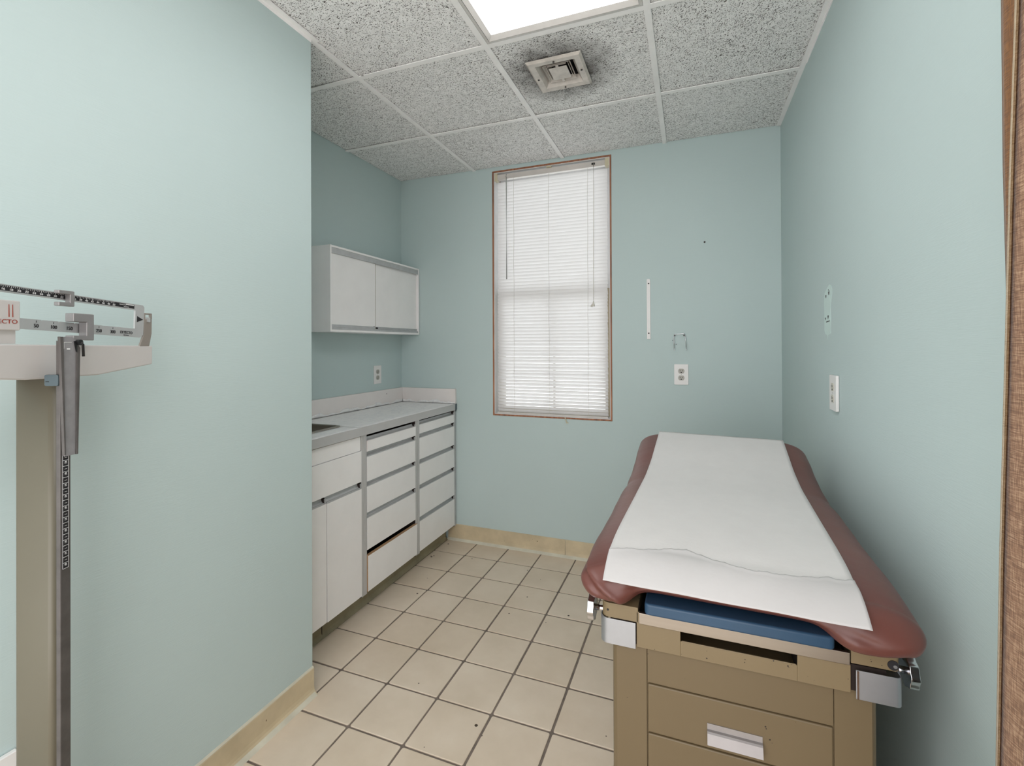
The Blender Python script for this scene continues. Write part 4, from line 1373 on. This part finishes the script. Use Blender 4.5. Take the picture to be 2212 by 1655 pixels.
# lower bar figures
for s_, z_ in (('50', 0.8565), ('100', 0.8890), ('150', 0.9205), ('200', 0.953), ('250', 0.9860), ('300', 1.0200)):
    ms = [T(s_, 0.0098, z_, 1.3605, XB + 0.0004, sx=0.92)]
    if s_ != '150' and s_ != '200':
        bm = B(); box(bm, XB, XB + 0.0004, z_ - 0.0004, z_ + 0.0004, 1.3668, 1.3705)
        me = bpy.data.meshes.new('t'); bm.to_mesh(me); bm.free(); ms.append(me)
    o = join_meshes('numeral', ms, 'ink', bf)
    bm = B(); bm.from_mesh(o.data); tilt(bm); bm.to_mesh(o.data); bm.free()
md_ = [T('DETECTO', 0.0084, 1.0555, 1.3615, XB + 0.0004, sx=0.88), T('MADE IN U.S.A.', 0.0022, 1.055, 1.3555, XB + 0.0004)]
o = join_meshes('lettering', md_, 'ink', bf)
bm = B(); bm.from_mesh(o.data); tilt(bm); bm.to_mesh(o.data); bm.free()
bm = B()
prism(bm, [(1.0840, 1.3880), (1.0840, 1.4020), (1.1015, 1.3950)], 'x', XB, XB + 0.0004)
obj('pointer_mark', tilt(bm), 'ink', bf)
bm = B(); box(bm, XB - 0.003, XB - 0.0005, 1.1035, 1.122, 1.3920, 1.4000); box(bm, XB - 0.003, XB + 0.003, 1.112, 1.120, 1.3905, 1.4015)
obj('pointer', tilt(bm), 'sc_steel', bf)
# poises
def poise(name, Z0, Z1, h0, h1, xf, xb, notch_h0, notch_h1, zf, zk):
    """C-shaped weight riding on a bar, its notched face looking into the room"""
    bm = B()
    prism(bm, [(Z0, h0), (Z1, h0), (Z1, h1), (Z0, h1), (Z0, notch_h1), (zf, notch_h1), (zf, notch_h0), (Z0, notch_h0)], 'x', xb, xf)
    o_ = obj(name, sl(bm), 'sc_poise', SC, bevel=0.0014)
    return o_
poise('small_poise', 0.8880, 0.9197, 1.4000, 1.4305, -0.8885, -0.8995, 1.4075, 1.4235, 0.9105, 0.9095)
poise('large_poise', 0.9105, 0.9552, 1.3335, 1.3870, -0.8820, -0.8995, 1.3430, 1.3700, 0.9390, 0.9345)
# end arm that traps the pointer
bm = B()
prism(bm, [(1.093, 1.3215), (1.121, 1.3215), (1.1285, 1.352), (1.129, 1.3860), (1.1045, 1.3860), (1.1065, 1.352)], 'x', -0.905, -0.900)
box(bm, -0.905, -0.900, 1.1055, 1.1095, 1.3860, 1.4010); box(bm, -0.905, -0.900, 1.1245, 1.1295, 1.3860, 1.4010)
box(bm, -0.905, -0.900, 1.1095, 1.1245, 1.3975, 1.4010)
ta = obj('trig_loop', sl(bm), 'sc_loop', SC, bevel=0.001)
# height rod
bm = B()
prism(bm, round_rect(-0.8685, -0.8600, 0.8615, 0.8820, 0.0015, 2), 'z', 0.06, 1.332)
hr = obj('height_rod', sl(bm), 'sc_dark', SC)
bm = B(); box(bm, -0.8600, -0.8594, 0.8650, 0.8765, 0.904, 1.125)
ss = obj('height_strip', sl(bm), 'ink', hr)
bm = B()
H0, H1 = 0.905, 1.118
n_ = 20
for k in range(n_ + 1):
    z = H0 + (H1 - H0) * k / n_
    box(bm, -0.8594, -0.8590, 0.8652, 0.8762, z - 0.00035, z + 0.00035)
    if k < n_: box(bm, -0.8594, -0.8590, 0.8690, 0.8735, z + 0.0049, z + 0.0054)
box(bm, -0.8594, -0.8590, 0.8650, 0.8654, H0, H1); box(bm, -0.8594, -0.8590, 0.8761, 0.8765, H0, H1)
obj('tick_marks', sl(bm), 'ink_w', ss)
ms = [T(str(40 + k), 0.0045, 0.8708, H0 + (H1 - H0) * (k + 0.35) / 10, -0.8592, sx=0.9) for k in range(10)]
o = join_meshes('numerals', ms, 'ink_w', ss); o.data.transform(Matrix.Translation((-BXs, -BZs, 0)))
# folded measuring arm
bm = B()
pa = [(0.8600, 1.3335), (0.8655, 1.3395), (0.8815, 1.3395), (0.8915, 1.330), (0.8870, 1.115), (0.8665, 1.115), (0.8640, 1.122)]
prism(bm, pa, 'x', -0.8585, -0.8560)
prism(bm, [(0.8550, 1.3395), (0.8615, 1.3395), (0.8662, 1.118), (0.8635, 1.118)], 'x', -0.8590, -0.8535, 1)
prism(bm, [(0.8880, 1.330), (0.8950, 1.318), (0.8905, 1.115), (0.8870, 1.115)], 'x', -0.8620, -0.8535, 1)
ar = obj('measuring_arm', sl(bm), ['sc_arm', 'sc_dark'], SC, bevel=0.0006)
bm = B()
disc_prism(bm, (-0.8560, 0.8920, 1.3290), 'x', 0.0055, 0.006, 16)
tube(bm, [(-0.851, 0.8925, 1.329), (-0.851, 0.8975, 1.325), (-0.851, 0.8985, 1.302)], 0.0022, 8)
prism(bm, [(0.8835, 1.3315), (0.8920, 1.3300), (0.8885, 1.3080)], 'x', -0.8560, -0.8535)
obj('hinge_pin', sl(bm), 'black', ar)
bm = B()
box(bm, -0.8560, -0.8553, 0.8640, 0.8790, 1.3285, 1.3293); box(bm, -0.8560, -0.8553, 0.8640, 0.8647, 1.3170, 1.3285)
box(bm, -0.8560, -0.8553, 0.8700, 0.8760, 1.3150, 1.3180)
obj('reading_window', sl(bm), 'ink_w', ar)
bm = B(); prism(bm, round_rect(-0.8850, -0.8590, 1.2480, 1.2690, 0.003, 3), 'y', 0.8560, 0.8612)
box(bm, -0.9005, -0.8690, 0.8840, 0.8920, 1.2500, 1.2670); box(bm, -0.8840, -0.8700, 0.8600, 0.8900, 1.2500, 1.2670)
cl = obj('rod_clip', sl(bm), 'sc_clip', SC, bevel=0.001)
bm = B(); box(bm, -0.8820, -0.8760, 0.8555, 0.8562, 1.2555, 1.2567)
obj('clip_slot', sl(bm), 'ink', cl)
# platform on the floor
bm = B()
prism(bm, round_rect(-0.960, -0.600, 0.770, 1.035, 0.03, 5), 'z', 0.03, 0.065)
pf = obj('platform', sl(bm), 'sc_tan', SC, bevel=0.006)
bm = B(); prism(bm, round_rect(-0.890, -0.610, 0.780, 1.025, 0.02, 4), 'z', 0.0655, 0.069)
obj('tread_mat', sl(bm), 'rubber', pf)
for (x, z) in ((-0.94, 0.80), (-0.62, 0.80), (-0.94, 1.01), (-0.62, 1.01)):
    bm = B(); disc_prism(bm, (x, z, 0.0), 'z', 0.014, 0.031, 14); obj('foot', sl(bm), 'rubber', pf)

# ------------------------------------------------------------------ curtain
CT = thing('curtain', 'brown woven curtain hanging at the right wall nearest the camera', 'curtain', (0.61, -2.25, 0.02))
EDGE = [(0.02, -2.046), (0.75, -2.049), (0.85, -2.0534), (1.04, -2.0608), (1.345, -2.0775), (1.55, -2.088), (1.74, -2.101), (2.45, -2.125)]
def sheet(name, mname, xf, edge, depth, amp, n=46, ph=0.0):
    bm = B(); rows = []
    NZ = 60
    for j in range(NZ + 1):
        z = 0.02 + (2.47 - 0.02) * j / NZ
        e = lerp_tab(z, edge)
        row = []
        for i in range(n + 1):
            s = i / n
            y = e - s * depth
            x = xf + amp * math.sin(s * PI * 7 + ph) * min(1, s * 6) + 0.004 * math.sin(z * 3 + s * 9) * min(1, s * 5)
            if s < 0.05: x += 0.004 * (1 - s / 0.05)
            row.append(bm.verts.new((x, y, z)))
        rows.append(row)
    for j in range(NZ):
        for i in range(n):
            f = bm.faces.new((rows[j][i], rows[j][i + 1], rows[j + 1][i + 1], rows[j + 1][i])); f.smooth = True
    o = obj(name, at(CT, bm), mname, CT)
    md = o.modifiers.new('thick', 'SOLIDIFY'); md.thickness = 0.0018; md.offset = 0
    return o
pnl = sheet('curtain_panel', 'curtain', 0.598, EDGE, 0.50, 0.020)
bm = B()
NZ = 60; rows = []
for j in range(NZ + 1):
    z = 0.02 + 2.45 * j / NZ
    e = lerp_tab(z, EDGE)
    rows.append([bm.verts.new((0.598 - 0.004, e - 0.010, z)), bm.verts.new((0.597, e + 0.0005, z)), bm.verts.new((0.603, e + 0.001, z)), bm.verts.new((0.607, e - 0.010, z))])
for j in range(NZ):
    for i in range(3):
        f = bm.faces.new((rows[j][i], rows[j][i + 1], rows[j + 1][i + 1], rows[j + 1][i])); f.smooth = True
hm = obj('hem', at(CT, bm), 'hem', pnl)
BEDGE = [(0.02, -2.03), (1.25, -2.03), (1.35, -2.016), (1.45, -2.022), (1.565, -2.018), (1.77, -2.010), (2.45, -2.000)]
BEDGE = [(0.02, -2.06), (1.20, -2.05), (1.33, -2.020), (1.45, -2.016), (1.57, -2.0125), (1.79, -2.0115), (2.45, -2.008)]
sheet('back_flap', 'curtain_b', 0.6235, BEDGE, 0.30, 0.010, n=30, ph=0.0)
